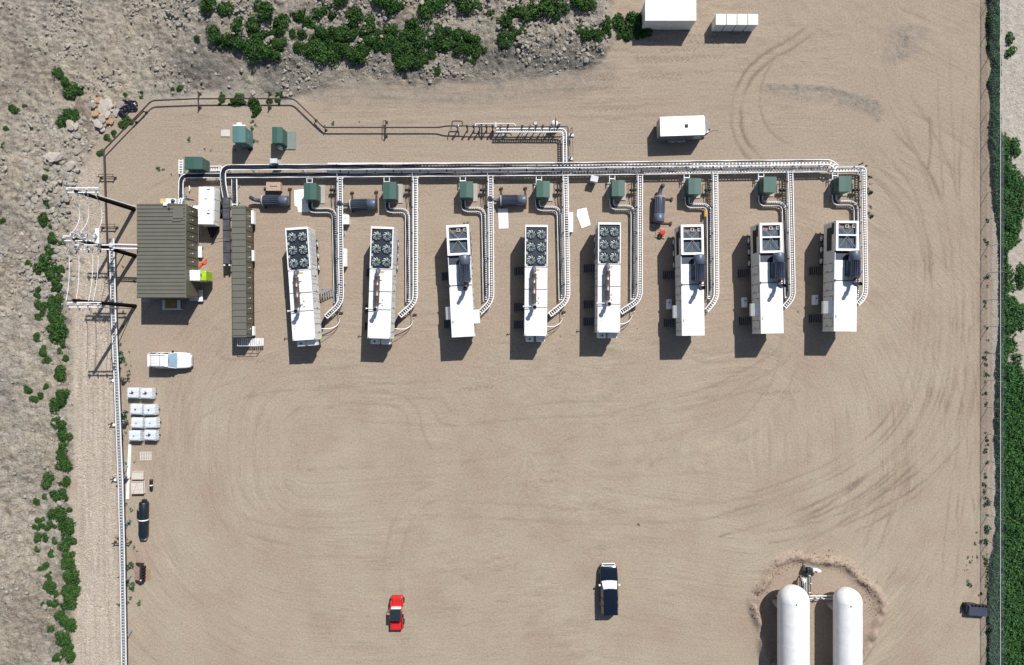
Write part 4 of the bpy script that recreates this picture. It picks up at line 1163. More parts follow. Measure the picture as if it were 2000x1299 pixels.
def fan_unit(rot=0):
    t = empty('generator_trailer', (0,0,0), rot)
    chassis(t); body(t)
    for s in (-1,1): side_details(t, s, 'fan')
    # ribbed roof
    b = MB(); b.box(-1.31,1.31,-6.46,1.55,3.782,3.90)
    for k in range(30):
        y = -6.3+k*0.265
        if y < 1.4: b.box(-1.25,1.25,y,y+0.05,3.90,3.918)
    b.build('roof', M['white'], t)
    b = MB()
    for y in (-1.0,-3.1): b.box(-1.3,1.3,y-0.04,y+0.04,3.92,3.97)
    b.build('roof_strap', M['galvdull'], t)
    b = MB(); b.box(-0.35,0.4,1.1,1.38,3.925,3.935); b.build('warning_label', M['labely'], t)
    b = MB(); b.box(-1.31,-1.2,1.55,6.22,3.782,3.99); b.box(1.2,1.31,1.55,6.22,3.782,3.99); b.box(-1.31,1.31,6.22,6.47,3.782,4.0); b.box(-1.31,1.31,1.553,1.62,3.9,3.99)
    b.build('fan_frame', M['white'], t)
    b = MB(); b.box(-1.2,1.2,1.62,6.22,3.782,3.85); b.build('fan_deck', M['navy'], t)
    for j, y in enumerate((5.42,3.92,2.42)):
        for x in (-0.60,0.60):
            g = MB(); g.ring((x,y,3.85),0.545,0.585,0,0.12,28); o = g.build('fan', M['navy'], t)
            h = MB(); h.cyl((x,y,3.85),(x,y,3.95),0.14,14); h.build('hub', M['black'], o)
            bl = MB()
            a0 = random.random()*6.28
            for k in range(8):
                vs = []
                for i in range(6):
                    r = 0.15+0.375*i/5
                    a = a0 + k*2*math.pi/8 + 0.62*(i/5)**1.2
                    w = 0.40 + 0.12*(1-i/5)
                    for (da, dz) in ((0,0.02),(w,0.075)):
                        vs.append((x+r*math.cos(a+da), y+r*math.sin(a+da), 3.86+dz))
                fs = [(2*i,2*i+1,2*i+3,2*i+2) for i in range(5)]
                bl.add(vs, fs, True)
            bl.build('blades', M['blade'], o)
    for y in (4.67,3.17,1.78):
        for x in (-1.08,1.08):
            b = MB()
            for q in (-1,0,1): b.cbox((x,y+q*0.1,3.87+0.002*q),(0.22,0.04,0.05), q*0.5*(1 if x<0 else -1))
            b.build('bracket', M['galv'], t)
    # exhaust
    e = MB(); e.lathe((-0.27,0.85,4.5),(0,-1,0),[(0,0.16),(0.12,0.22),(0.14,0.33),(0.2,0.33),(0.22,0.30),(1.2,0.30),(1.21,0.31),(1.25,0.31),(1.26,0.30),(2.4,0.30),(2.41,0.31),(2.46,0.31),(2.47,0.30),(3.45,0.29),(3.6,0.22)],24)
    o = e.build('exhaust_silencer', M['exhaust'], t)
    c = MB(); c.tube(fillet([(-0.27,0.9,4.5),(-0.27,1.35,4.5),(-0.27,1.4,3.9)],0.3,5),0.24,14); c.build('inlet_elbow', M['slatelt'], o)
    c = MB(); c.tube(fillet([(-0.27,-2.6,4.5),(-0.22,-3.15,4.5),(-0.22,-3.2,5.55)],0.4,6),0.21,16,False)
    c.ring((-0.22,-3.2,5.5),0.21,0.27,0,0.05,16); c.ring((-0.22,-3.2,4.9),0.21,0.27,0,0.05,16); c.build('exhaust_stack', M['steel'], o)
    c = MB(); c.cyl((-0.22,-3.2,5.40),(-0.22,-3.2,5.42),0.205,16); c.build('stack_opening', M['hole'], o)
    c = MB()
    for y in (0.3,-1.0,-2.4):
        c.box(-0.55,-0.5,y-0.04,y+0.04,3.92,4.5); c.box(-0.04,0.01,y-0.04,y+0.04,3.92,4.5); c.box(-0.6,0.2,y-0.05,y+0.05,3.92,3.96)
    c.build('silencer_bracket', M['galvdull'], o)
    b = MB(); b.tube([(-0.55,-3.05,4.3),(-1.45,-3.05,4.35)],0.05,8); b.box(-1.5,-1.45,-3.15,-2.95,4.2,4.5); b.build('drain_pipe', M['white'], t)
    b = MB(); b.cbox((-1.0,-5.1,3.94),(0.14,0.08,0.04)); b.cbox((0.3,-2.0,3.96),(0.12,0.12,0.1)); b.cbox((0.3,-2.6,3.96),(0.12,0.12,0.1)); b.build('roof_fittings', M['galvdull'], t)
    for x0, x1 in ((-1.12,-0.22),(0.12,1.12)):
        b = MB(); b.bbox(x0,x1,-7.15,-6.48,1.9,3.05,0.04); o = b.build('cooling_hood', M['white'], t)
        if x0 < 0: 
            c = MB(); c.cyl((-0.65,-6.85,3.05),(-0.65,-6.85,3.09),0.12,12); c.build('cap', M['slatelt'], o)
    b = MB(); b.box(1.33,1.42,-6.45,-6.3,1.3,2.0); b.box(-1.42,-1.33,-6.45,-6.3,1.3,2.0); b.build('yellow_guard', M['lime'], t)
    return t
def frame_unit(right_hood=False):
    t = empty('generator_trailer', (0,0,0))
    chassis(t); body(t)
    for s in (-1,1): side_details(t, s, 'frame')
    b = MB(); b.box(-1.31,1.31,-6.46,-0.5,3.782,3.93)
    b.build('roof', M['white'], t)
    b = MB(); b.box(-1.31,1.31,-0.5,1.9,3.782,3.88)
    for k in range(9): b.box(-1.25,1.25,-0.35+k*0.25,-0.31+k*0.25,3.88,3.895)
    b.build('ribbed_roof', M['white'], t)
    b = MB(); b.box(-1.33,1.33,-0.54,-0.46,3.931,3.98); b.box(-1.36,-1.2,-0.62,-0.38,3.98,4.05); b.build('roof_strap', M['seam'], t)
    # recess
    b = MB(); b.box(-1.25,1.25,1.9,2.9,3.782,3.82); b.build('engine_hatch', M['slate'], t)
    for xx in (-1.31,1.25):
        b = MB(); b.box(xx,xx+0.06,1.9,2.9,3.782,3.95); b.build('hatch_rim', M['white'], t)
    b = MB(); b.box(-1.32,1.32,2.86,2.95,3.83,4.05); b.build('hatch_bar', M['black'], t)
    # radiator frame
    z0, z1 = 3.785, 4.18
    b = MB(); b.box(-1.31,-1.05,2.96,6.47,z0,z1); b.box(1.05,1.31,2.96,6.47,z0,z1); b.box(-1.05,1.05,6.2,6.47,z0,z1); b.box(-1.05,1.05,2.96,3.22,z0,z1); b.box(-1.05,1.05,4.72,4.88,z0+0.1,z1-0.003)
    b.build('radiator_frame', M['white'], t)
    b = MB(); b.box(-1.05,1.05,3.22,5.62,z0,z0+0.06); 
    b.build('radiator_core', M['core'], t)
    b = MB(); b.box(-1.05,1.05,5.62,6.2,z0,z0+0.05); b.box(-0.03,0.03,3.22,5.62,z0+0.062,z0+0.09); b.build('pipe_tray', M['exhaust'], t)
    b = MB()
    for s in (-1,1):
        b.tube([(0,4.9,z1-0.05),(s*1.02,6.1,z1-0.05)],0.022,6); b.tube([(0,4.7,z1-0.05),(s*1.02,3.3,z1-0.05)],0.022,6)
    b.build('cross_brace', M['galvdull'], t)
    for x in (0.05,0.85):
        b = MB(); b.box(x-0.2,x+0.2,5.7,6.1,z0+0.05,z0+0.2); o = b.build('pipe_flange', M['plankgrey'], t)
        c = MB(); c.cyl((x,5.9,z0+0.2),(x,5.9,z0+0.225),0.12,14); c.build('bore', M['hole'], o)  # solid flange; a black disc on top paints the dark of the bore
    # silencer
    X = 0.62; Z = 4.6
    e = MB(); e.lathe((X,2.9,Z),(0,-1,0),[(0,0.45),(0.05,0.56),(0.1,0.6),(1.15,0.6),(1.151,0.58),(3.05,0.58),(3.15,0.5)],28)
    o = e.build('exhaust_silencer', M['slate'], t)
    c = MB(); c.lathe((X,2.88,Z),(0,-1,0),[(0,0.46),(0.05,0.575),(0.1,0.615),(1.1,0.615),(1.11,0.6)],28); c.build('silencer_head', M['slatelt'], o)
    c = MB()
    for k in range(18):
        a = 2*math.pi*k/18
        m = Matrix.Translation((X,0,Z)) @ Matrix.Rotation(a,4,'Y'); c.box(-0.012,0.012,-0.1,1.72,0.575,0.645,m)
    c.build('cooling_fins', M['slatelt'], o)
    c = MB(); c.lathe((X,-0.15,Z),(0,-1,0),[(0,0.62),(0.1,0.62),(0.101,0.3),(0.25,0.27)],24); c.build('end_flange', M['exhaust'], o)
    c = MB(); c.tube(fillet([(X,-0.35,Z),(X,-1.0,Z),(X,-1.02,6.0)],0.35,6),0.22,16,False); c.ring((X,-1.02,5.2),0.22,0.28,0,0.06,16); c.build('exhaust_stack', M['slate'], o)
    c = MB(); c.cyl((X,-1.02,5.8),(X,-1.02,5.82),0.215,16); c.build('stack_opening', M['hole'], o)
    c = MB()
    for y in (2.4,0.2):
        c.box(X-0.62,X-0.56,y-0.05,y+0.05,3.9,Z); c.box(X+0.56,X+0.62,y-0.05,y+0.05,3.9,Z); c.box(X-0.7,X+0.68,y-0.06,y+0.06,3.9,3.96)
    c.box(X-0.72,X-0.66,0.0,1.9,3.9,4.0)
    c.build('silencer_bracket', M['black'], o)
    # hoods
    def hood(s):
        b = MB(); y0, y1 = -4.35,-2.87
        prof = [(1.31,3.55),(1.31,2.3),(2.0,2.3),(2.0,2.75)]
        vs = [(s*x,y0,z) for x,z in prof]+[(s*x,y1,z) for x,z in prof]
        b.add(vs, [(0,1,2,3),(7,6,5,4)]+[(k,4+k,4+(k+1)%4,(k+1)%4) for k in range(4)])
        b.build('side_hood', M['white'], t)
    hood(-1)
    if right_hood:
        b = MB(); b.bbox(1.32,2.0,-5.0,-3.4,2.2,3.75,0.04); b.build('side_hood', M['white'], t)
    b = MB(); b.cbox((-1.1,-4.7,3.94),(0.18,0.36,0.03)); b.cbox((1.0,-5.6,3.94),(0.1,0.06,0.03)); b.build('roof_fittings', M['galvdull'], t)
    # fan box behind frame on west side
    b = MB(); b.box(-1.36,-1.31,5.0,6.3,3.2,3.6); b.build('side_conduit', M['black'], t)
    return t
ROOF = [ # TL, TR, BL, BR px at roof height
 ((557,445),(601.6,444),(571,665.6),(616.6,663),'fan'),
 ((725,443),(769,443),(716,661),(763.7,661),'fan'),
 ((872,440),(915.5,439.7),(882.7,659),(926.6,657),'frame'),
 ((1026,440),(1069.8,439),(1024,656),(1068.6,656),'fan'),
 ((1169,435),(1212,434.6),(1167,649.3),(1211,649.3),'fan'),
 ((1328.5,439.7),(1373,439),(1332.5,656),(1375.7,655.2),'frame'),
 ((1482.7,436),(1525,436),(1486.7,651.6),(1530,651),'frame'),
 ((1632,432),(1674.4,432),(1629,647.5),(1672,647.5),'frame')]
GLAB = ['westernmost white generator trailer, with six roof fans, tilted clockwise foot to the right','white generator trailer with six roof fans, second from the left, leaning the other way','white generator trailer with X braced radiators and a right side hood, third from the left',
 'white generator trailer with six roof fans and a brown silencer, fourth from the left','white generator trailer with six roof fans, fifth from the left, between fan and radiator types','white generator trailer with X braced radiators, sixth from the left, near the red bucket',
 'white generator trailer with X braced radiators and slate silencer, seventh from the left','easternmost white generator trailer with X braced radiators, wheels showing on its left']
protos = {}
def steps(world, rz, label, grey=False, ln=1.15):
    t = empty('access_steps', world, rz, label, 'steps', 'steps beside the generators')
    m = 'greytread' if grey else 'grate'
    for k in range(6):
        x = ln*(k+0.5)/6
        b = MB(); b.box(x-0.065,x+0.065,-0.42,0.42,0.15+k*0.16,0.19+k*0.16); b.build('tread', M[m], t)
    for s in (-1,1):
        b = MB()
        vs = [(0,s*0.44,0.02),(0,s*0.44,0.16),(ln,s*0.44,1.14),(ln,s*0.44,0.95)]
        vs2 = [(x,y+s*0.04,z) for x,y,z in vs]
        b.add(vs+vs2, [(0,1,2,3),(7,6,5,4)]+[(k,4+k,4+(k+1)%4,(k+1)%4) for k in range(4)])
        b.box(ln-0.06,ln,min(s*0.44,s*0.48),max(s*0.44,s*0.48),0,1.1)
        b.build('stringer', M[m], t)
    return t
for i, (tl, tr, bl, br, kind) in enumerate(ROOF):
    q = [P(*c, 3.9) for c in (tl, tr, bl, br)]
    ctr = (q[0]+q[1]+q[2]+q[3])/4
    up = ((q[0]+q[1])/2-(q[2]+q[3])/2)
    rz = math.atan2(up.y, up.x)-math.pi/2
    if kind == 'fan':
        if 'fan' in protos: t = copy_tree(protos['fan'])
        else: t = protos['fan'] = fan_unit()
    elif i == 2: t = frame_unit(True)
    else:
        if 'frame' in protos: t = copy_tree(protos['frame'])
        else: t = protos['frame'] = frame_unit()
    t.location = (ctr.x, ctr.y, 0); t.rotation_euler = (0,0,rz)
    t.scale = (1, up.length/12.93, 1)
    tag(t, GLAB[i], 'generator', 'white generator trailers in a row')
    Mw = Matrix.Translation((ctr.x, ctr.y, 0)) @ Matrix.Rotation(rz, 4, 'Z')
    pos = ['upper','middle','lower']
    nm = GLAB[i].split(',')[0]
    oname = ['westernmost','second','third','fourth','fifth','sixth','seventh','easternmost'][i]
    if i == 0:
        steps(Mw @ Vector((2.75,-0.95,0)), rz+math.pi, 'grey steel steps on the right side of the westernmost generator', True, 1.35)
    elif kind == 'fan':
        for k, y in enumerate((1.4,-3.0,-5.1)): steps(Mw @ Vector((-2.55,y,0)), rz, '%s dark steps on the left side of the %s generator' % (pos[k], oname))
    else:
        for k, y in enumerate((0.95,-4.85)): steps(Mw @ Vector((-2.55,y,0)), rz, '%s dark steps on the left side of the %s generator' % (('upper','lower')[k], oname))
        if i > 2:
            p = Mw @ Vector((-1.95,-2.6,0))
            tt = empty('pump_box', p, rz, 'small grey box standing left of the %s generator' % oname, 'box', 'grey boxes beside generators')
            b = MB(); b.bbox(-0.25,0.25,-0.6,0.6,0.05,0.8,0.04); b.build('housing', M['galv'], tt)
            b = MB(); b.cyl((0,0.2,0.8),(0,0.2,0.9),0.08,10); b.build('cap', M['black'], tt)
    if kind == 'fan':
        h = empty('white_hose', Mw @ Vector((1.35,-5.3,0)), rz, 'curved white hose at the lower right of the %s generator' % oname, 'hose', 'white hoses')
        b = MB(); b.tube(fillet([(0,0,1.25),(1.0,-0.05,0.5),(1.75,0.35,0.15),(2.1,1.2,0.4),(2.2,1.45,0.8)],0.5,6),0.055,8); b.build('hose', M['white'], h)
        h = empty('brown_hose', Mw @ Vector((1.3,-6.1,0)), rz, 'thin brown hose looping to the foot of the %s generator' % oname, 'hose', 'brown hoses')
        b = MB(); b.tube(fillet([(0,-0.1,1.1),(0.8,0.0,0.25),(1.6,0.6,0.06),(1.8,1.6,0.06),(1.75,2.6,0.1),(1.75,3.0,0.6)],0.6,6),0.03,6); b.build('hose', M['pipebrown'], h)
        b = MB(); b.cyl((2.2,2.6,0.05),(2.2,2.6,0.35),0.14,10); b.cyl((2.0,2.6,0.2),(2.5,2.6,0.2),0.07,8); b.build('valve', M['rust'], h)
t = wbox(1378,416,0.2,0.8,0.75,'amber tinted box touching the sixth curved tray','yellow')

# ------------------------------------------------------------------ slate silencers on the ground
def silencer(px, py, rz, label, elbow=True, L=3.3):
    h = 1.0
    p = P(px, py, h)
    t = empty('silencer', (p.x, p.y, 0), rz, label, 'silencer', 'slate silencers on the ground')
    Z = 0.75; r = 0.62
    e = MB(); e.lathe((-L/2,0,Z),(1,0,0),[(0,0.42),(0.06,0.55),(0.14,0.6),(2.2,0.6),(2.201,0.62),(L-0.1,0.62),(L-0.03,0.55),(L,0.4)],30); e.build('silencer_shell', M['slate'], t)
    e = MB(); e.lathe((L/2-1.1,0,Z),(1,0,0),[(0,0.60),(0.01,0.635),(0.95,0.635),(1.03,0.57),(1.09,0.42)],30); e.build('silencer_head', M['slatelt'], t)
    c = MB()
    for k in range(18):
        a = 2*math.pi*k/18
        m = Matrix.Translation((0,0,Z)) @ Matrix.Rotation(a,4,'X'); c.box(-L/2+0.35,L/2-1.15,-0.014,0.014,0.59,0.67,m)
    c.build('cooling_fins', M['slatelt'], t)
    c = MB(); c.lathe((-L/2+0.12,0,Z),(1,0,0),[(0,0.6),(0.01,0.645),(0.1,0.645),(0.11,0.6)],28); c.build('band', M['plankgrey'], t)
    c = MB(); c.cbox((-0.1,-0.50,0.46+0.15),(0.7,0.02,0.06)); c.build('name_plate', M['plankgrey'], t)
    c = MB(); c.tube(fillet([(-L/2+0.05,0,Z),(-L/2-0.45,0,Z),(-L/2-0.85,0.1,Z+0.1),(-L/2-1.15,0.35,Z+0.55)],0.3,6),[0.3,0.28]+[0.24]*15+[0.26,0.28][:0],14) if False else c.tube(fillet([(-L/2+0.05,0,Z),(-L/2-0.5,0,Z),(-L/2-0.95,0.12,Z+0.1),(-L/2-1.2,0.3,Z+0.5)],0.3,6),0.23,14)
    c.build('elbow_pipe', M['slate'], t)
    c = MB()
    c.lathe((-L/2-0.02,0,Z),(-1,0,0),[(0,0.36),(0.08,0.36),(0.09,0.3),(0.2,0.25)],18); c.build('neck', M['slatelt'], t)
    for x in (-L/2+0.25, L/2-0.1):
        b = MB(); b.box(x-0.09,x+0.09,-0.85,1.65,0.03,0.16); o = b.build('skid_beam', M['rust'], t)
        b = MB(); b.box(x-0.05,x+0.05,-0.45,0.45,0.163,0.35); b.box(x-0.2,x+0.2,1.5,1.72,0.03,0.26); b.build('cradle', M['rust'], o)
    return t
silencer(536,391.5,R(-1),'slate silencer lying beside the pinkish crate, westernmost of those on the ground')
silencer(708,398.5,R(2),'slate silencer lying across the foot of the westernmost ladder tray branch, second from the left')
silencer(1002,390.5,R(1),'slate silencer lying above the upright rectangular white sheet')
silencer(1288.5,408,R(-92),'slate silencer lying north to south above the red bucket')

# ------------------------------------------------------------------ bucket on pallet, crate, pallets
def pallet(px, py, rz, label, w=1.2, d=1.0, m='plankgrey', n=6, h=0.15, group='wooden pallets'):
    p = P(px, py, h)
    t = empty('pallet', (p.x, p.y, 0), rz, label, 'pallet', group)
    for k in range(n):
        x = -w/2 + (k+0.5)*w/n
        b = MB(); b.box(x-w/n*0.3, x+w/n*0.3, -d/2, d/2, h-0.025, h); b.build('deck_board', M[m], t)
    for y in (-d/2+0.06, 0, d/2-0.06):
        b = MB(); b.box(-w/2, w/2, y-0.05, y+0.05, 0.02, h-0.026); b.build('stringer', M[m], t)
    return t
pallet(1291,455,R(-100),'wooden pallet under the red bucket near the sixth generator',1.25,1.2,'plank',6)
p = P(1294,454,0.6)
t = empty('bucket', (p.x,p.y,0.15), 0, 'red bucket with a lid standing on the small pallet', 'bucket')
b = MB(); b.lathe((0,0,0),(0,0,1),[(0,0.24),(0.5,0.31)],20); b.build('bucket_body', M['redpaint'], t)
b = MB(); b.lathe((0,0,0.5),(0,0,1),[(0,0.335),(0.04,0.335),(0.05,0.29),(0.045,0.1)],20); b.build('lid', M['redpaint'], t)
pallet(284.5,891,R(1),'thin slatted pallet lying alone below the plastic tanks',1.5,1.05,'plankgrey',7,0.1)
p = P(534,364,0.8)
t = empty('crate', (p.x,p.y,0), 0, 'pinkish timber crate just north of the westernmost ground silencer', 'crate')
b = MB(); b.box(-0.85,0.85,-0.5,0.5,0.1,0.78); b.build('crate_body', M['plank'], t)
b = MB()
for k in range(7): b.box(-0.87+k*0.25,-0.64+k*0.25,-0.52,0.52,0.782,0.81)
b.build('lid_boards', M['plank'], t)
b = MB(); b.box(-0.4,0.45,-0.02,0.04,0.812,0.84); b.box(-0.4,-0.36,0.04,0.25,0.812,0.84); b.build('strap', M['pipebrown'], t)
b = MB(); b.box(-0.9,0.9,-0.5,-0.4,0,0.1); b.box(-0.9,0.9,0.4,0.5,0,0.1); b.build('skids', M['plank'], t)
# stack of timber boards
p = P(267.5,932,0.5)
def board_stack(px, py, w, d, h, label, vee):
    p = P(px, py, h)
    t = empty('board_stack', (p.x,p.y,0), R(1), label, 'stack of boards', 'stacked boards at the left edge')
    for k in range(5):
        z = 0.12+k*(h-0.12)/5
        b = MB(); dx = random.uniform(-0.04,0.04); b.box(-w/2+dx,w/2+dx,-d/2,d/2,z,z+(h-0.12)/5-0.01); b.build('board', M['plankgrey'], t)
    b = MB(); b.box(-w/2,w/2,-d/2+0.05,-d/2+0.15,0,0.115); b.box(-w/2,w/2,d/2-0.15,d/2-0.05,0,0.115); b.build('bearer', M['plank'], t)
    b = MB()
    if vee:
        b.tube([(-0.45,-d/2+0.1,h+0.02),(0.0,d/2-0.15,h+0.02),(0.35,-d/2+0.1,h+0.02)],0.025,6)
    b.cbox((0,d/2-0.05,h+0.01),(w,0.06,0.04)); b.cbox((0,-d/2+0.05,h+0.01),(w,0.06,0.04)); b.build('strap', M['plank'], t)
board_stack(268,929,1.35,1.0,0.45,'pale stack of boards just above the one marked with a V', False)
board_stack(267.5,953,1.45,1.5,0.55,'pale stack of boards marked with a V shaped strap', True)
b = MB(); b.tube([(0,0.9,0.05),(-0.3,-1.6,0.05)],0.05,5); o = b.build('timber_pole', M['plank']); p = P(289,937); o.location = (p.x,p.y,0.0)
tag(o, 'thin timber pole on the ground between the board stacks and the small black roll', 'timber pole')
def roll(px, py, L, r, label, band=True, name='wrapped_roll', rz=0):
    p = P(px, py, r*2)
    t = empty(name, (p.x,p.y,0), rz, label, 'wrapped roll')
    b = MB(); b.lathe((0,L/2,r),(0,-1,0),[(0,r*0.7),(0.04,r*0.92),(0.12,r),(L*0.32,r*0.97),(L*0.55,r*1.02),(L*0.9,r),(L-0.06,r*0.85),(L,r*0.6)],22); b.build('roll', M['blackwrap'], t)
    if band:
        b = MB(); b.lathe((0,L*0.02,r),(0,-1,0),[(0,r*1.0),(0.01,r*1.06),(0.13,r*1.06),(0.14,r*1.0)],22); b.build('white_strap', M['white'], t)
    return t
t = roll(275.5,1018,4.4,0.55,'long black wrapped cylinder with a white strap across its middle', rz=R(-1))
b = MB(); b.bbox(-0.68,-0.4,0.2,1.3,0.3,0.9,0.05); b.build('side_flap', M['blackwrap'], t)
b = MB(); b.cyl((0,2.1,0.5),(0.05,2.45,0.5),0.3,14); b.build('end_stub', M['blackwrap'], t)
b = MB(); b.bbox(-0.25,0.3,-2.45,-2.1,0.1,0.6,0.04); b.build('end_block', M['plankgrey'], t)
roll(293.5,948,1.4,0.2,'short black roll with a white band beside the board stacks')
# aluminium beam
b = MB(); b.bbox(-0.17,0.17,-3.35,3.35,0.0,0.2,0.03)
o = b.build('beam', M['galv']); p = P(250.5,922,0.2); o.location = (p.x,p.y,0); o.rotation_euler = (0,0,R(-2.6))
tag(o, 'long pale metal beam lying along the left cable tray', 'beam')
# loader bucket
p = P(268,1120,0.6)
t = empty('loader_bucket', (p.x,p.y,0), R(-2), 'black loader bucket with a rusty inside lying near the long cable tray', 'loader bucket')
prof = [(-0.6,0.05),(-0.55,0.0),(0.25,0.0),(0.5,0.25),(0.5,0.85),(0.42,0.9),(0.42,0.28),(0.2,0.06)]
b = MB(); vs = [(x,-1.05,z) for x,z in prof]+[(x,1.05,z) for x,z in prof]; n = len(prof)
b.add(vs, [tuple(range(n)), tuple(range(2*n-1,n-1,-1))]+[(k,n+k,n+(k+1)%n,(k+1)%n) for k in range(n)]); b.build('bucket_shell', M['rust'], t)
M['rustpan'] = mat('worn_rusty_steel', (0.33,0.24,0.19), 0.7, scale=3, col2=(0.2,0.13,0.10))
b = MB(); b.box(-0.57,0.2,-1.03,1.03,0.065,0.08); b.build('worn_floor', M['rustpan'], t)
b = MB()
for y in (-1.08,1.06): b.add([(-0.6,y,0),(0.5,y,0),(0.5,y,0.9),(-0.3,y,0.45),(-0.6,y+0.03,0),(0.5,y+0.03,0),(0.5,y+0.03,0.9),(-0.3,y+0.03,0.45)], [(0,1,2,3),(7,6,5,4),(0,4,5,1),(1,5,6,2),(2,6,7,3),(3,7,4,0)])
b.build('cheek_plate', M['black'], t)
b = MB(); b.box(0.5,0.68,-1.0,1.0,0.4,0.85)
for y in (-0.8,-0.4,0,0.4,0.8): b.box(0.68,0.86,y-0.06,y+0.06,0.3,0.9)
b.build('mounting_bracket', M['black'], t)
b = MB(); b.cyl((0.62,-0.72,0.85),(0.62,-0.72,0.9),0.1,10); b.build('cap', M['ceramic'], t)
o = MB().prism([(-0.3,0.6),(0.25,0.7),(0.32,-0.5),(0.0,-0.75),(-0.35,-0.55)],0.012+0.02,0.04).build('rust_flakes', M['spoil']); p = P(290,1122); o.location=(p.x,p.y,0)
tag(o, 'patch of rust coloured spoil on the ground right of the loader bucket', 'spoil patch')

# ------------------------------------------------------------------ plastic tanks
TOTE = [(259,768,'stained'),(285,769,'stained'),(265,800,''),(291,801,''),(266.5,826.5,''),(293.5,826.5,''),(262,851.5,''),(292,850.5,'stained')]
TL = ['heavily stained plastic tank at the top left of the group','stained plastic tank at the top right of the group','clean plastic tank with a dark cap, left of the second row','clean plastic tank with a dark cap, right of the second row','clean plastic tank with a grey cap, left of the third row','clean plastic tank with a grey cap, right of the third row','clean plastic tank with a small grey cap at the bottom left of the group','slightly stained plastic tank at the bottom right of the group']
def tote(stain):
    t = empty('plastic_tank', (0,0,0))
    b = MB(); b.bbox(-0.58,0.58,-0.48,0.48,0.16,1.08,0.09); b.build('tank_bottle', M['tote'], t)
    b = MB()
    for z in (0.3,0.5,0.7,0.9):
        b.box(-0.61,0.61,-0.515,-0.495,z,z+0.02); b.box(-0.61,0.61,0.495,0.515,z,z+0.02); b.box(-0.615,-0.597,-0.51,0.51,z,z+0.02); b.box(0.597,0.615,-0.51,0.51,z,z+0.02)
    for k in range(7):
        x = -0.59+k*0.195; b.box(x,x+0.02,-0.53,-0.515,0.14,1.0); b.box(x,x+0.02,0.515,0.53,0.14,1.0)
    for k in range(5):
        y = -0.5+k*0.245; b.box(-0.63,-0.615,y,y+0.02,0.14,1.0); b.box(0.615,0.63,y,y+0.02,0.14,1.0)
    b.box(-0.6,0.6,-0.2,-0.17,1.085,1.1); b.box(-0.6,0.6,0.17,0.2,1.085,1.1)
    b.build('wire_cage', M['galv'], t)
    b = MB(); b.cyl((-0.02,0,1.08),(-0.02,0,1.13),0.085,16); b.build('cap', M['slate'] if stain != 'grey' else M['galvdull'], t)
    b = MB(); b.box(-0.6,0.6,-0.5,0.5,0.1,0.14)
    for x in (-0.5,0,0.5): b.box(x-0.06,x+0.06,-0.5,0.5,0,0.1)
    b.build('base_pallet', M['galvdull'], t)
    b = MB(); b.cyl((0.6,0,0.25),(0.75,0,0.25),0.05,10); b.build('outlet_valve', M['black'], t)
    if stain == 'stained':
        b = MB(); rr = random.Random(3)
        for k in range(9):
            a = rr.uniform(0,6.28); r = rr.uniform(0,0.22); b.cyl((-0.1+r*math.cos(a),r*math.sin(a),1.081+k*0.001),(-0.1+r*math.cos(a),r*math.sin(a),1.086+k*0.001),rr.uniform(0.03,0.09),7)
        b.build('rust_stain', M['rust'], t)
    return t
tp = {}
for i, (x, y, st) in enumerate(TOTE):
    k = st if st else ('dark' if i in (2,3) else 'grey')
    if k in tp: t = copy_tree(tp[k])
    else: t = tp[k] = tote(k)
    p = P(x, y, 1.05); t.location = (p.x, p.y, 0); t.rotation_euler = (0,0,R(random.uniform(-3,2))); t.scale = (1.2,1.2,1)
    tag(t, TL[i], 'plastic tank', 'caged plastic tanks on the left')

# ------------------------------------------------------------------ buildings
def P4(x0,x1,y0,y1,h): 
    a = P(x0,y1,h); b_ = P(x1,y0,h); return a.x,b_.x,a.y,b_.y
x0,x1,y0,y1 = P4(266.5,363.5,398,582,4.1)
cx, cy = (x0+x1)/2, (y0+y1)/2; w = (x1-x0)/2; d = (y1-y0)/2
B = empty('metal_building', (cx,cy,0), 0, 'large olive metal building with a ribbed roof, at the foot of the wooden poles', 'building')
b = MB(); b.box(-w+0.08,w-0.14,-d+0.1,d-0.1,0.95,3.9); b.build('wall', M['oliveside'], B)
b = MB()
for k in range(5): b.box(-w+0.3+k*(2*w-0.9)/4,-w+0.5+k*(2*w-0.9)/4,-d+0.3,d-0.3,0,0.93)
b.build('skid_base', M['galvdull'], B)
b = MB()
vs = [(-w,-d,3.92),(w,-d,3.92),(w,d,3.92),(-w,d,3.92),(-w,-d,4.02),(w,-d,4.10),(w,d,4.10),(-w,d,4.02)]
b.add(vs, [(3,2,1,0),(4,5,6,7),(0,1,5,4),(1,2,6,5),(2,3,7,6),(3,0,4,7)])
R_ = b.build('roof', M['olive'], B)
b = MB(); g = MB()
nr = 24
for k in range(nr+1):
    y = d-0.1-k*(2*d-0.2)/nr
    e = -w+0.02; f = w-0.12
    for (mb_, ya, yb, zo, za) in ((b, y-0.03, y+0.03, 0.07, 0), (g, y-0.075, y-0.031, 0.008, 0)):
        vs = [(e,ya,4.021),(f,ya,4.0985),(f,yb,4.0985),(e,yb,4.021),(e,ya,4.021+zo),(f,ya,4.0985+zo),(f,yb,4.0985+zo),(e,yb,4.021+zo)]
        mb_.add(vs, [(4,5,6,7),(0,1,5,4),(1,2,6,5),(2,3,7,6),(3,0,4,7)])
b.build('standing_seams', M['olive'], R_); g.build('seam_gaps', M['seam'], R_)
b = MB(); b.box(w-0.1,w-0.01,-d,d,4.103,4.16); b.build('ridge_trim', M['olive'], R_)
b = MB(); b.box(w-1.5,w-0.3,d-1.7,d-0.5,4.14,4.17); b.box(w-1.6,w-0.6,d-2.05,d-1.93,4.10,4.19); b.build('roof_hatch', M['olive'], R_)
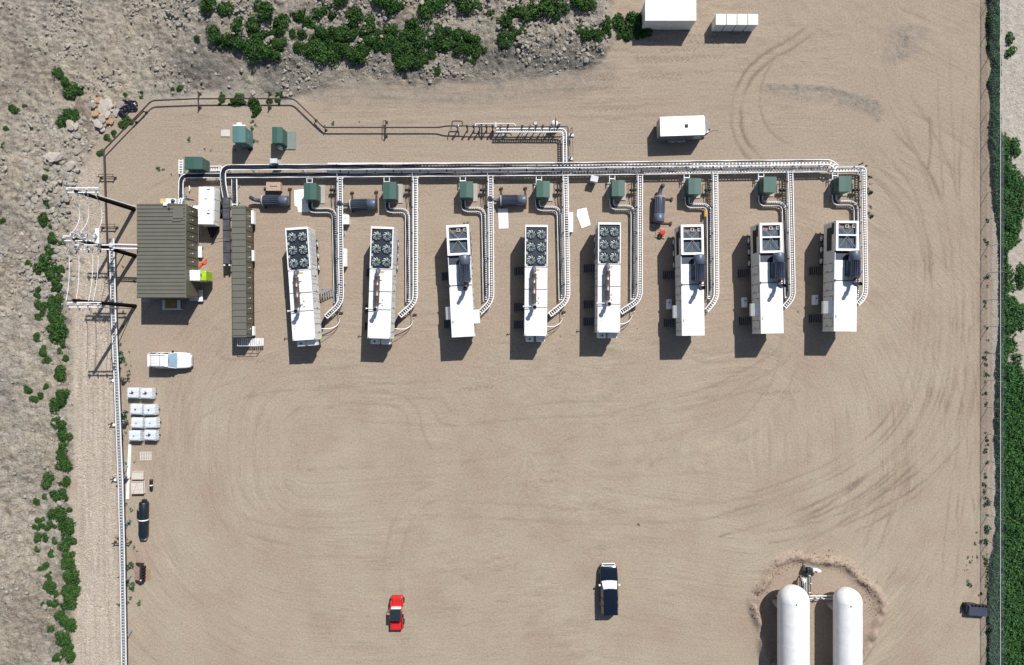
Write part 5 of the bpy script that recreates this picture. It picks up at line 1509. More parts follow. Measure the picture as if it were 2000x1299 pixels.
def wall_panels(par, xw, y_a, y_b, n, z0, z1, dots=True):
    s = MB(); l = MB()
    for k in range(n+1):
        y = y_a+(y_b-y_a)*k/n; s.box(xw, xw+0.03, y-0.025, y+0.025, z0, z1)
    s.build('panel_seams', M['seam'], par)
    if dots:
        for k in range(n):
            y = y_a+(y_b-y_a)*(k+0.5)/n
            l = MB(); l.box(xw,xw+0.06,y-0.06,y+0.06,(z0+z1)/2-0.3,(z0+z1)/2-0.12); l.box(xw,xw+0.05,y-0.1,y-0.04,(z0+z1)/2+0.3,(z0+z1)/2+0.38); l.build('latch', M['ceramic'], par)
wall_panels(B, w-0.14, -d+2.9, d-0.1, 8, 1.0, 3.88)
b = MB(); b.box(w-0.139,w-0.10,-d+0.3,-d+2.6,1.0,3.7); b.build('door', M['oliveside'], B)
# south side platform and yellow grate
xa, xb, ya, yb = P4(317,351,585,602,0.9)
t = empty('grated_step', ((xa+xb)/2,(ya+yb)/2-0.1,0), 0, 'grey framed step with a yellow grating at the south wall of the olive building', 'step')
b = MB(); b.box(-1.05,-0.75,-0.62,0.55,0.75,0.9); b.box(0.75,1.05,-0.62,0.55,0.75,0.9); b.box(-0.75,0.75,-0.62,-0.45,0.75,0.9)
for sx in (-1,1): b.box(sx*0.95-0.05,sx*0.95+0.05,-0.6,-0.5,0,0.75)
b.build('frame', M['galv'], t)
b = MB()
for k in range(11): b.box(-0.748,0.748,-0.44+k*0.09,-0.38+k*0.09,0.82,0.86)
b.build('grating', M['yellow'], t)
b = MB(); b.bbox(-0.55,0.55,-0.12,0.12,1.3,1.5,0.02); b.box(-0.5,-0.44,-0.05,0.05,0,1.3); b.box(0.44,0.5,-0.05,0.05,0,1.3)
o = b.build('cable_trough', M['galvdull']); p = P(284,587,1.5); o.location=(p.x,p.y,0); tag(o,'short grey trough at the south wall left of the yellow grating','trough')
# north roof equipment
t = empty('rooftop_unit', P(330,393,3.6)-Vector((0,0,3.6)), 0, 'white and yellow unit with black fitting at the top wall of the olive building', 'wall unit')
b = MB(); b.bbox(-1.05,-0.35,-0.3,0.3,2.6,3.6,0.03); b.build('yellow_panel', M['labely'], t)
b = MB(); b.bbox(-0.34,0.8,-0.3,0.3,2.5,3.7,0.03); b.build('housing', M['white'], t)
b = MB(); b.lathe((0.55,0.0,3.7),(0,0,1),[(0,0.22),(0.2,0.2),(0.25,0.05)],14); b.build('dome', M['slate'], t)
b = MB(); b.bbox(-0.35,0.05,-0.66,-0.32,3.75,4.3,0.03); b.build('sensor_head', M['white'], t)
b = MB(); b.box(0.3,0.34,-0.9,-0.32,4.2,4.26); b.box(0.25,0.4,-1.0,-0.9,4.2,4.3); b.box(0.3,0.34,-0.36,-0.32,3.7,4.2); b.build('camera_arm', M['black'], t)
for sx in (-1,1):
    b = MB(); b.box(sx*0.8-0.05,sx*0.8+0.05,-0.05,0.05,0,2.6); b.build('leg', M['galvdull'], t)
t = empty('vent_pipes', P(354,391,3.5)-Vector((0,0,3.5)), 0, 'cluster of pale pipes where the tray enters the olive building', 'pipes')
for k in range(3):
    b = MB(); b.tube(fillet([(-0.3+k*0.28,0.5,1.0),(-0.3+k*0.28,0.3,3.2),(-0.35+k*0.3,-0.45,3.4)],0.3,5),0.09,10); b.build('pipe', M[['ceramic','galv','slatelt'][k]], t)
# AC unit on east wall + steps
t = empty('air_conditioner', P(394,540,1.6)-Vector((0,0,1.6)), 0, 'white and lime green unit on the east side of the olive building', 'air conditioner')
b = MB(); b.bbox(-1.1,0.4,-0.62,0.62,1.0,3.0,0.04); b.build('housing', M['white'], t)
b = MB(); b.bbox(0.41,1.1,-0.62,0.58,1.2,2.9,0.08); o = b.build('front_cover', M['lime'], t)
b = MB(); b.box(0.5,0.6,-0.1,0.2,2.9,2.93); b.build('slot', M['black'], o)
b = MB(); b.bbox(-1.9,-1.12,-0.5,0.5,1.4,3.2,0.05); b.build('duct', M['ceramic'], t)
b = MB(); b.box(-0.9,-0.8,-0.5,-0.4,0,1.0); b.box(-0.9,-0.8,0.4,0.5,0,1.0); b.box(0.2,0.3,-0.5,-0.4,0,1.0); b.box(0.2,0.3,0.4,0.5,0,1.0); b.build('stand', M['galvdull'], t)
def landing(px, py, w_, d_, h, label):
    t = empty('step_platform', P(px,py,h)-Vector((0,0,h)), 0, label, 'step', 'steps at the olive building')
    b = MB(); b.bbox(-w_/2,w_/2,-d_/2,d_/2,h-0.06,h,0.01); b.build('platform', M['white'], t)
    for sx in (-1,1):
        for sy in (-1,1):
            b = MB(); b.box(sx*(w_/2-0.06)-0.04,sx*(w_/2-0.06)+0.04,sy*(d_/2-0.06)-0.04,sy*(d_/2-0.06)+0.04,0,h-0.06); b.build('leg', M['galvdull'], t)
    return t
landing(389.5,492,0.55,1.35,0.6,'narrow white step at the east wall, above the orange fabric')
landing(391,577.5,0.6,1.4,0.5,'narrow white step below the lime green unit')
landing(379,583,1.2,0.55,0.5,'low white step at the south east corner of the olive building')
landing(380,412,1.6,1.3,0.7,'white platform between the olive building and the white trailer box')
b = MB(); rr = random.Random(5)
pts = []
nn = 10
for i in range(nn):
    for j in range(6):
        u = i/(nn-1); v = j/5-0.5
        pts.append((-0.5+1.05*u, -0.45+0.75*u+v*(0.4+0.15*math.sin(u*9)), 0.06+0.16*rr.random()))
b.add(pts, [(i*6+j,(i+1)*6+j,(i+1)*6+j+1,i*6+j+1) for i in range(nn-1) for j in range(5)])
o = b.build('orange_fabric', M['orange']); md = o.modifiers.new('s','SOLIDIFY'); md.thickness=0.03
p = P(396,514); o.location=(p.x,p.y,0.01); tag(o,'crumpled orange fabric on the ground at the east wall of the olive building','fabric')

# long switchgear building
x0,x1,y0,y1 = P4(453,480,401.5,659,3.0)
cx, cy = (x0+x1)/2, (y0+y1)/2; w = (x1-x0)/2; d = (y1-y0)/2
S = empty('switchgear_building', (cx,cy,0), R(0.4), 'long narrow olive building with a sectioned roof, left of the generators', 'building')
b = MB(); b.box(-w+0.03,w-0.05,-d+0.03,d-0.03,0.75,2.88); b.build('wall', M['oliveside'], S)
b = MB(); b.box(-w+0.15,w-0.2,-d+0.1,d-0.1,0.0,0.74); b.build('skid_base', M['black'], S)
b = MB(); b.bbox(-w,w,-d,d,2.885,3.0,0.02); R_ = b.build('roof', M['olive'], S)
b = MB(); g = MB()
for k in range(21):
    y = d-0.25-k*(2*d-0.5)/20; b.box(-w+0.01,w-0.01,y-0.02,y+0.04,3.0,3.05); g.box(-w+0.01,w-0.01,y-0.075,y-0.021,3.0,3.006)
b.build('standing_seams', M['olive'], R_); g.build('seam_gaps', M['seam'], R_)
wall_panels(S, w-0.05, -d+0.4, d-0.4, 12, 0.8, 2.86)
b = MB(); b.bbox(w+0.05,w+0.35,d-1.9,d-0.3,0.8,1.5,0.03); b.build('side_box', M['white'], S)
b = MB(); b.bbox(w+0.05,w+0.3,1.4,2.7,0.9,1.4,0.03); b.build('side_box', M['white'], S)
b = MB(); b.bbox(w+0.05,w+0.3,-d+0.2,-d+1.3,0.9,1.4,0.03); b.build('side_box', M['white'], S)
t = empty('railed_platform', (cx+0.35, cy-d-0.55, 0), 0, 'small platform with white railings at the south end of the long olive building', 'platform')
b = MB()
for k in range(12): b.box(-w-0.2+k*0.235,-w-0.05+k*0.235,-0.45,0.45,0.80,0.84)
b.build('deck_bars', M['galv'], t)
b = MB()
for z in (1.3,1.8):
    b.cyl((-w-0.2,-0.48,z),(w+0.6,-0.48,z),0.03,8); b.cyl((w+0.6,-0.48,z),(w+0.6,0.4,z),0.03,8); b.cyl((-w-0.2,-0.48,z),(-w-0.2,0.4,z),0.03,8)
for x in (-w-0.2,-0.3,0.5,w+0.6): b.cyl((x,-0.48,0),(x,-0.48,1.8),0.03,8)
b.build('railing', M['white'], t)

# dark bus duct west of it
x0,x1,y0,y1 = P4(435.5,448,385,516,1.7)
t = empty('bus_duct', ((x0+x1)/2,(y0+y1)/2,0), R(0.7), 'dark sectioned duct with glossy covers, left of the long olive building', 'cable duct')
w=(x1-x0)/2; d=(y1-y0)/2
b = MB(); b.box(-w,w,-d,d,1.35,1.62); b.build('duct_body', M['black'], t)
for k in range(6):
    ya = d-(k+1)*2*d/6+0.05; yb = d-k*2*d/6-0.05
    b = MB(); b.bbox(-w-0.02,w+0.02,ya,yb,1.625,1.7,0.03); b.build('duct_cover', M['busgrey'], t)
b = MB()
for k in range(7):
    y = -d+0.1+k*(2*d-0.2)/6
    for s in (-1,1): b.box(s*w-0.04,s*w+0.04,y-0.04,y+0.04,0,1.34)
b.build('support_legs', M['black'], t)
b = MB()
for s in (-1,1): b.bbox(s*w*0.8-0.08,s*w*0.8+0.08,-d-0.2,-d-0.02,1.4,1.7,0.02)
b.build('end_lug', M['galv'], t)

# white trailer-mounted generator
x0,x1,y0,y1 = P4(387,416.5,364.5,438.5,2.5)
t = empty('towable_generator', ((x0+x1)/2,(y0+y1)/2,0), R(-1), 'white towable generator box with a dark drawbar, between the olive building and the dark duct', 'generator')
w=(x1-x0)/2; d=(y1-y0)/2
b = MB(); b.bbox(-w,w,-d,d,0.75,2.45,0.05); b.build('housing', M['white'], t)
b = MB(); b.bbox(-w+0.02,w-0.02,-d+0.02,d-0.02,2.452,2.5,0.02); r_ = b.build('roof', M['white'], t)
b = MB()
for (yy,hh) in ((-d+1.55,0.32),(-d+0.75,0.62)): b.box(-w+0.15,w-0.2,yy-hh/2,yy+hh/2,2.502,2.52)
b.build('roof_panel', M['galv'], r_)
b = MB(); b.cbox((0.35,-d+1.3,2.54),(0.3,0.1,0.05)); b.cbox((0,0.8,2.52),(0.25,0.07,0.04)); b.cbox((0.35,-0.55,2.52),(0.12,0.12,0.04)); b.cbox((0.3,d-0.35,2.51),(0.35,0.12,0.02)); b.build('roof_fittings', M['slate'], r_)
for k in range(3):
    b = MB(); b.box(w,w+0.03,-d+0.5+k*1.3,-d+1.6+k*1.3,1.0,2.2); b.build('side_door', M['dirty'], t)
for y in (-0.4,0.6):
    for s in (-1,1):
        wv = MB(); wv.lathe((s*(w+0.12),y,0.38),(s,0,0),[(-0.12,0.2),(-0.12,0.36),(0.08,0.38),(0.1,0.3)],18); wv.build('wheel', M['black'], t)
b = MB(); b.box(-w+0.1,w-0.1,-d+0.1,d-0.1,0.5,0.74); b.bbox(w+0.3,w+0.85,-1.3,1.2,0.1,0.5,0.04); b.bbox(w+0.2,w+0.6,0.4,1.8,0.3,0.9,0.04); b.build('chassis', M['black'], t)
b = MB(); b.add([(-w+0.2,-d,0.55),(w-0.2,-d,0.55),(0.12,-d-1.55,0.5),(-0.12,-d-1.55,0.5),(-w+0.2,-d,0.67),(w-0.2,-d,0.67),(0.12,-d-1.55,0.62),(-0.12,-d-1.55,0.62)], [(3,2,1,0),(4,5,6,7),(0,1,5,4),(1,2,6,5),(2,3,7,6),(3,0,4,7)])
b.cyl((0,-d-1.4,0.1),(0,-d-1.4,0.9),0.06,10); b.cyl((0,-d-1.45,0.56),(1.4,-d-1.3,0.3),0.025,6); b.build('drawbar', M['black'], t)
b = MB(); b.tube([(0,0.3,0.3),(0.1,0,0.35),(0.0,-0.3,0.3)],0.07,8); o = b.build('white_pipe_piece', M['dirty']); p = P(369.5,368,0.3); o.location=(p.x,p.y,0); tag(o,'short white pipe piece on the ground left of the towable generator','pipe piece')

# ------------------------------------------------------------------ poles and wires
def power_pole(bx, by, tx, ty, label, arms, extras=None):
    base = GP(bx, by); hh = 11.0
    top = P(tx, ty, hh)
    t = empty('utility_pole', base, 0, label, 'utility pole', 'wooden utility poles')
    T = top - base
    b = MB(); b.cone((0,0,-0.2), T, 0.25, 0.17, 14); b.build('pole', M['wood'], t)
    for (dz, y0, y1, dx0, dx1, dd) in arms:
        c = T + Vector((0,0,dz))
        for s in (-1, 1):
            b = MB(); b.box(c.x+dx0, c.x+dx1, c.y+dd+s*0.24-0.055, c.y+dd+s*0.24+0.055, c.z-0.08, c.z+0.08); b.build('crossarm', M['galv'], t)
        ins = MB()
        for k in range(4):
            x = c.x+dx0+0.15+(dx1-dx0-0.3)*k/3
            ins = MB(); ins.lathe((x, c.y+dd, c.z+0.08),(0,0,1),[(0,0.05),(0.06,0.13),(0.1,0.06),(0.16,0.12),(0.2,0.05),(0.26,0.10),(0.32,0.03)],12); ins.build('insulator', M['ceramic'], t)
            ins = MB(); ins.lathe((x, c.y+dd-0.33, c.z-0.02),(0,-1,0),[(0,0.04),(0.08,0.10),(0.14,0.05),(0.2,0.10),(0.28,0.04)],10); ins.build('insulator', M['slatelt'], t)
    return t, T, base
pA = power_pole(262,409,147,373,'northernmost wooden pole with a pale double crossarm and a conduit up its side',[(-0.3,0,0,-1.1,2.3,0.15)])
t, T, base = pA
b = MB(); b.tube([Vector((0.1,0.35,0)), Vector((0.1,0.3,0)).lerp(T,0.0)+Vector((0,0,0.3)), Vector((0.1,0.32,0)).lerp(T+Vector((0.1,0.2,0)),0.7)],0.09,8); b.build('conduit', M['galv'], t)
pB = power_pole(264,500,144,466,'middle wooden pole carrying switches and arrester gear, wired to the olive building',[(-0.2,0,0,-1.2,2.4,0.05),(-1.6,0,0,-0.9,3.2,-0.7)])
t, T, base = pB
rr = random.Random(8)
for k in range(7):
    x = -0.2+k*0.42; y = rr.uniform(0.2,0.6)
    b = MB(); c = T+Vector((x,y,-0.1)); b.cyl(c, c+Vector((rr.uniform(-.1,.1),rr.uniform(0.05,.3),0.45)),0.07,10); b.cyl(c+Vector((0.1,-0.1,0)), c+Vector((0.15,-0.1,0.6)),0.05,8); b.build('arrester', M['ceramic'], t)
for k in range(3):
    b = MB(); c = T+Vector((0.4+k*0.6,0.12,0.2)); b.tube([c, c+Vector((0.25,0.25,0.5)), c+Vector((0.55,0.0,0.35))],0.035,6); b.build('fused_switch', M['slatelt'], t)
b = MB(); c = T+Vector((2.2,0.1,-0.2)); b.box(c.x-0.05,c.x+0.35,c.y-0.6,c.y+1.0,c.z-0.05,c.z+0.05); b.build('bracket', M['galv'], t)
b = MB(); b.cyl((0.55,0.1,7.0),(0.55,0.1,7.9),0.35,16); 
pC = power_pole(264,598,143,586.5,'southernmost wooden pole with one pale crossarm and a thin conduit',[(-0.5,0,0,-0.9,2.6,-0.45)])
t, T, base = pC
b = MB(); b.tube([Vector((-0.1,-0.35,0.3)), Vector((-0.1,-0.35,0)).lerp(T+Vector((0.8,-0.6,-3)),1.0)],0.05,8); b.build('conduit', M['galvdull'], t)
# conductors
def wire(p0, p1, sag, label, r=0.022, group='overhead conductors'):
    p0 = Vector(p0); p1 = Vector(p1)
    pts = []
    for k in range(17):
        u = k/16; q = p0.lerp(p1, u); q.z -= sag*4*u*(1-u); pts.append(q)
    b = MB(); b.tube([q-p0 for q in pts], r, 5); o = b.build('conductor', M['galv']); o.location = p0
    tag(o, label, 'overhead wire', group)
WA = [(137,373,10.6),(160,373,10.6),(182,373,10.6)]
WB = [(135,459,10.8),(151,459,10.8),(182,461,10.8)]
for k in range(3): wire(P(*WA[k]), P(*WB[k]), [1.6,1.5,1.5][k], ['westernmost slack pale wire between the upper and middle poles','middle slack pale wire between the upper and middle poles','easternmost slack pale wire between the upper and middle poles'][k], 0.028)
WC = [(133,478,9.4),(152,478,9.4),(180,478,9.4),(191,478,9.4)]
WD_ = [(129,588,10.4),(148,588,10.4),(173,588,10.4),(182,588,10.4)]
for k in range(4): wire(P(*WC[k]), P(*WD_[k]), 0.35, '%s pale wire from the left between the middle and lower poles' % ORD[k+1], 0.026)
# trough from pole to the building
xa, xb, ya, yb = P4(196,268,478,484,4.6)
t = empty('overhead_tray', ((xa+xb)/2,(ya+yb)/2,0), R(-1.5), 'raised double rail tray running from the middle pole to the olive building', 'cable tray')
Lh = (xb-xa)/2
for s in (-1,1):
    b = MB(); b.box(-Lh,Lh,s*0.22-0.06,s*0.22+0.06,4.5,4.62); b.build('side_rail', M['galv'], t)
b = MB()
for k in range(16): b.box(-Lh+0.1+k*(2*Lh-0.2)/15,-Lh+0.15+k*(2*Lh-0.2)/15,-0.159,0.159,4.52,4.55)
b.build('rungs', M['galvdull'], t)
b = MB(); b.box(-Lh+0.2,-Lh+0.32,-0.06,0.06,0,4.499); b.build('support_leg', M['galvdull'], t)
b = MB(); b.tube([(-Lh,0.05,4.6),(Lh,0.05,4.6)],0.05,6); b.build('cable', M['slate'], t)

# ------------------------------------------------------------------ long cable tray on the left, with rusty stands and pipeline
t = empty('long_cable_tray', P(228,830), 0, 'long pale cable tray running south along the left edge of the yard', 'cable tray')
hT = 1.3
pp = rel(t, [P(218.5,466,hT), P(222.5,620,hT), P(228,740,hT), P(231.5,830,hT), P(236,940,hT), P(239,1060,hT), P(241,1188,hT), P(243,1310,hT)])
tray(t, pp, 0.62, [(-0.15,0.05,0,1),(0.17,0.05,0,1),(0.02,0.035,0,1)], rung=0.35, cm='galvdull', rail=0.09, legs=6.7)
# bent brown pipeline
PL = [(205,1310,0.8),(208,480,0.8)]
t = empty('pipeline', P(600,250), 0, 'long brown steel pipeline bending round the north west corner of the yard', 'pipeline')
hP = 0.75
pts = [(238,1310,hP),(236,1180,hP),(231,940,hP),(226,830,hP),(221,720,hP),(216.5,620,hP),(211,520,hP),(207.5,440,hP),(203,300,hP),(203,293,hP),(296,196.5,hP),(380,193,hP),(470,192.5,hP),(574,193,hP),(632,249,hP),(750,249,hP),(858,249,hP),(872,246,hP+0.4),(905,246,hP+0.45)]
W = [P(*p) for p in pts]
pp = rel(t, fillet(W, 0.5, 4))
b = MB(); b.tube(pp, 0.085, 10); b.build('pipe', M['pipebrown'], t)
SUP = [(205,345,90,'at the start of the long straight run south, upper'),(208.5,443,90,'on the straight run level with the olive building roof'),(270,226,135,'on the diagonal below the boulder heap'),(386,193,0,'on the northern straight run, western one'),(524,193,0,'on the northern straight run, eastern one'),(624,241,45,'at the foot of the eastern diagonal'),(753,249,0,'halfway along the straight run to the valve skid'),
       (229,740,90,'under the long tray, topmost'),(227,829,90,'under the long tray beside the plastic tanks'),(231,937,90,'under the long tray beside the board stacks'),(234,1062,90,'under the long tray near the black wrapped cylinder')]
for k, (x, y, a, lb) in enumerate(SUP):
    p = P(x, y, hP)
    s = empty('pipe_stand', (p.x, p.y, 0), R(a+90) if a in (90,) else R(a+90), 'rusty H shaped pipe stand '+lb, 'pipe stand', 'rusty pipe stands')
    z0 = gz(p.x, p.y)
    rz_ = {90:0,135:R(45),0:R(90),45:R(135)}[a]; s.rotation_euler = (0,0,rz_)
    w_ = 1.0 if k < 7 else 1.1
    b = MB(); b.box(-w_*0.9,w_*0.9,-0.05,0.05,hP-0.2,hP-0.1); b.build('crossbar', M['rust'], s)
    for sx in (-1,1):
        b = MB(); b.box(sx*w_*0.85-0.05,sx*w_*0.85+0.05,-0.05,0.05,min(0,z0)-0.1,hP+0.05); b.cbox((sx*w_*0.85,0,0.06),(0.3,0.3,0.05)); b.build('post', M['rust'], s)
    if k in (0,1,6):
        b = MB(); b.box(-w_*0.9,w_*0.9,0.3,0.36,hP-0.2,hP-0.14); b.box(-w_*0.9,-w_*0.85,0,0.3,hP-0.2,hP-0.14); b.box(w_*0.85,w_*0.9,0,0.3,hP-0.2,hP-0.14); b.build('side_bar', M['rust'], s)
for k, (x, y) in enumerate([(237,741),(239,827),(241.5,934)]):
    p = P(x, y, 1.0)
    s = empty('marker_post', (p.x,p.y,0), 0, 'dark round float on a short post right of the long tray, %s from the top' % ORD[k+1], 'marker post', 'round topped posts')
    b = MB(); b.cyl((0,0,0),(0,0,0.7),0.04,8); b.build('post', M['rust'], s)
    b = MB(); b.lathe((0,0,0.6),(0,0,1),[(0,0.05),(0.06,0.2),(0.18,0.26),(0.3,0.22),(0.38,0.06)],16); b.build('float', M['slate'], s)
    b = MB(); b.cbox((-0.75,-0.1,1.45),(0.28,0.28,0.03),R(45)); b.box(-0.77,-0.73,-0.12,-0.08,1.2,1.44); o = b.build('diamond_tag', M['white'], s)

# ------------------------------------------------------------------ gas skid
t = empty('gas_manifold', P(980,246), 0, 'brown valve and pipe manifold with loops at the end of the pipeline', 'pipe manifold')
def pp_(pts, r, m='pipebrown', name='pipe', f=0.2, n=8):
    b = MB(); b.tube(rel(t, fillet([P(*p) for p in pts], f, 4)), r, n); b.build(name, M[m], t)
hG = 1.2
pp_([(903,246,hG),(920,247,hG),(1000,248,hG),(1108,247,hG),(1109.5,250,hG),(1110,322,hG)],0.075,'slate')
pp_([(883,246,hG),(883,236.5,hG),(903,236.5,hG),(903,245,hG)],0.075,name='bypass_loop')
pp_([(881,248,hG),(881,253,hG)],0.06)
pp_([(928,246,1.1),(929,241.5,1.1),(1004,241.5,1.1),(1007,246,1.1)],0.055,'galv',name='bypass_loop')
pp_([(940,241,1.0),(941,260,0.6),(941,264,0.1)],0.09,'slate')
pp_([(993,241,1.0),(993,258,0.6)],0.07,'slate')
for k, x in enumerate((893,912,925,936,950,962,978,992,1020,1035,1047,1060,1075,1090)):
    c = P(x, 247.5, hG)-t.location
    b = MB(); b.cyl(c-Vector((0.12,0,0)), c+Vector((0.12,0,0)),0.13,10); b.cyl(c, c+Vector((0,0,0.3)),0.06,8); b.cyl(c+Vector((0,0,0.3)), c+Vector((0,0,0.34)),0.14,10); b.box(c.x-0.05,c.x+0.05,c.y-0.05,c.y+0.05,0,c.z-0.1); b.box(c.x-0.05,c.x+0.05,c.y-0.35,c.y+0.35,0.02,0.1)
    b.build('valve', M['black' if k % 3 else 'slate'], t)
c = P(893.5,246,hG)-t.location; b = MB(); b.cyl(c-Vector((0.18,0,0)),c+Vector((0.18,0,0)),0.12,10); b.build('white_coupling', M['white'], t)
c = P(968,245,hG)-t.location; b = MB(); b.bbox(c.x-0.12,c.x+0.12,c.y-0.3,c.y+0.3,0.8,1.5,0.03); b.build('white_gauge_box', M['ceramic'], t)
c = P(1046,240,1.0)-t.location; b = MB(); b.lathe((c.x,c.y,0.7),(0,0,1),[(0,0.2),(0.1,0.28),(0.2,0.2)],16); b.build('regulator', M['galvdull'], t)
c = P(1083.5,240,1.5)-t.location; b = MB(); b.lathe((c.x,c.y,0.4),(0,0,1),[(0,0.3),(0.1,0.42),(0.9,0.42),(1.05,0.3),(1.1,0.1)],24); b.build('filter_vessel', M['dirty'], t)
c = P(1085,240,1.6)-t.location; b = MB(); b.cyl((c.x,c.y-0.45,1.65),(c.x+0.05,c.y+0.5,1.65),0.06,8); b.build('vessel_arm', M['black'], t)
b = MB(); b.cyl((c.x+0.05,c.y+0.5,1.65),(c.x+0.07,c.y+0.7,1.65),0.07,8); b.build('yellow_handle', M['yellow'], t)
c = P(1092,240,1.3)-t.location; b = MB(); b.lathe((c.x,c.y,0.3),(0,0,1),[(0,0.2),(0.8,0.2),(0.9,0.05)],14); b.build('filter_vessel', M['galvdull'], t)
t2 = t
t = empty('gas_regulators', P(1113,290), 0, 'pair of round grey regulators and thin pipes right of the upper riser tray', 'regulator')
pp_([(1114,250,1.0),(1113,330,1.0)],0.03,'pipebrown')
pp_([(1118,250,0.9),(1119,330,0.9)],0.025,'pipebrown')
for (x, y) in ((1115,264),(1114,310)):
    c = P(x, y, 0.9)-t.location
    b = MB(); b.lathe((c.x,c.y,0.6),(0,0,1),[(0,0.15),(0.12,0.34),(0.2,0.36),(0.28,0.3),(0.36,0.1)],20); b.cyl((c.x-0.1,c.y,0),(c.x-0.1,c.y,0.6),0.06,8); b.build('regulator_body', M['galv'], t)
    b = MB(); b.cyl((c.x-0.2,c.y-0.3,0.95),(c.x+0.1,c.y+0.25,1.0),0.09,8); b.cyl((c.x,c.y-0.2,1.0),(c.x+0.35,c.y-0.3,0.9),0.06,8); b.build('valve', M['black'], t)
c = P(1117,250,1.3)-t.location; b = MB(); b.cyl((c.x,c.y,0.8),(c.x+0.02,c.y+0.1,1.4),0.05,8); b.build('yellow_handle', M['yellow'], t)
t = empty('gas_tray', P(1040,255), 0, 'L shaped pale tray from the valve manifold down to the main tray run', 'cable tray')
pp = rel(t, path([(969,254.8,1.2),(1102.8,254.8,1.2),(1103.6,322,1.2)],0.45,5))
tray(t, pp, 0.5, [(0.1,0.03,0,1),(-0.06,0.03,0,1)], rung=0.28, legs=2.6)

# ------------------------------------------------------------------ enclosed trailer
q = [P(1290,229,2.35), P(1377,225.5,2.35), P(1292,266,2.35), P(1379,262.5,2.35)]
ctr = sum(q, Vector())/4; ctr.z = 0
t = empty('enclosed_trailer', ctr, R(2.0), 'white enclosed cargo trailer with a small roof vent, parked north of the trays', 'trailer')
b = MB(); outl = [(-2.7,-1.12),(2.55,-1.12),(3.1,-0.35),(3.1,0.35),(2.55,1.12),(-2.7,1.12)]
b.prism(outl, 0.5, 2.28); b.build('body', M['trailergrey'], t)
b = MB(); ro = [(-2.74,-1.15),(2.5,-1.15),(2.5,1.15),(-2.74,1.15)]; b.prism(ro, 2.283, 2.35); b.build('roof', M['white'], t)
b = MB(); b.add([(2.5,-1.1,2.34),(2.5,1.1,2.34),(3.12,0.38,2.0),(3.12,-0.38,2.0)], [(0,3,2,1)]); b.build('nose_cap', M['white'], t)
b = MB(); b.bbox(0.2,0.56,-0.2,0.16,2.352,2.45,0.02); b.build('roof_vent', M['black'], t)
b = MB(); b.box(-2.77,-2.72,-1.0,1.0,0.55,2.2); b.build('rear_ramp', M['galvdull'], t)
b = MB()
for s in (-1,1): 
    ya, yb = sorted((s*1.125, s*1.15)); b.box(-2.6,2.4,ya,yb,0.55,0.62); b.box(-2.6,2.4,ya,yb,1.3,1.32)
b.box(1.4,2.1,-1.16,-1.125,0.7,2.1)
b.build('side_trim', M['galvdull'], t)
for s in (-1,1):
    b = MB(); ya, yb = sorted((s*1.13, s*1.42)); 
    vs = [(-1.45,ya,0.55),(-1.15,ya,0.85),(0.35,ya,0.85),(0.65,ya,0.55),(-1.45,yb,0.55),(-1.15,yb,0.85),(0.35,yb,0.85),(0.65,yb,0.55)]
    b.add(vs, [(3,2,1,0),(4,5,6,7),(0,1,5,4),(1,2,6,5),(2,3,7,6),(3,0,4,7)]); b.build('mudguard', M['galvdull'], t)
    for x in (-0.8,0.0):
        wv = MB(); wv.lathe((x,s*1.25,0.36),(0,s,0),[(-0.1,0.2),(-0.1,0.34),(0.08,0.36),(0.1,0.22)],18); o = wv.build('wheel', M['black'], t)
        wv = MB(); wv.lathe((x,s*1.25,0.36),(0,s,0),[(0.09,0.2),(0.12,0.18),(0.12,0.05)],14); wv.build('rim', M['galv'], o)
b = MB(); b.box(-2.6,2.4,-1.0,1.0,0.36,0.49); b.add([(2.5,-0.7,0.4),(2.5,0.7,0.4),(3.75,0.08,0.4),(3.75,-0.08,0.4),(2.5,-0.7,0.5),(2.5,0.7,0.5),(3.75,0.08,0.5),(3.75,-0.08,0.5)], [(3,2,1,0),(4,5,6,7),(0,1,5,4),(1,2,6,5),(2,3,7,6),(3,0,4,7)]); b.cyl((3.4,-0.05,0.05),(3.4,-0.05,0.95),0.05,10)
b.build('drawbar', M['black'], t)
b = MB(); b.tube([(3.7,0,0.45),(4.2,0.03,0.1),(4.9,0.05,0.05)],0.02,5); b.build('hitch_cord', M['plank'], t)
b = MB(); b.cbox((3.25,-0.35,0.75),(0.35,0.2,0.25),R(20)); b.build('toolbox', M['white'], t)

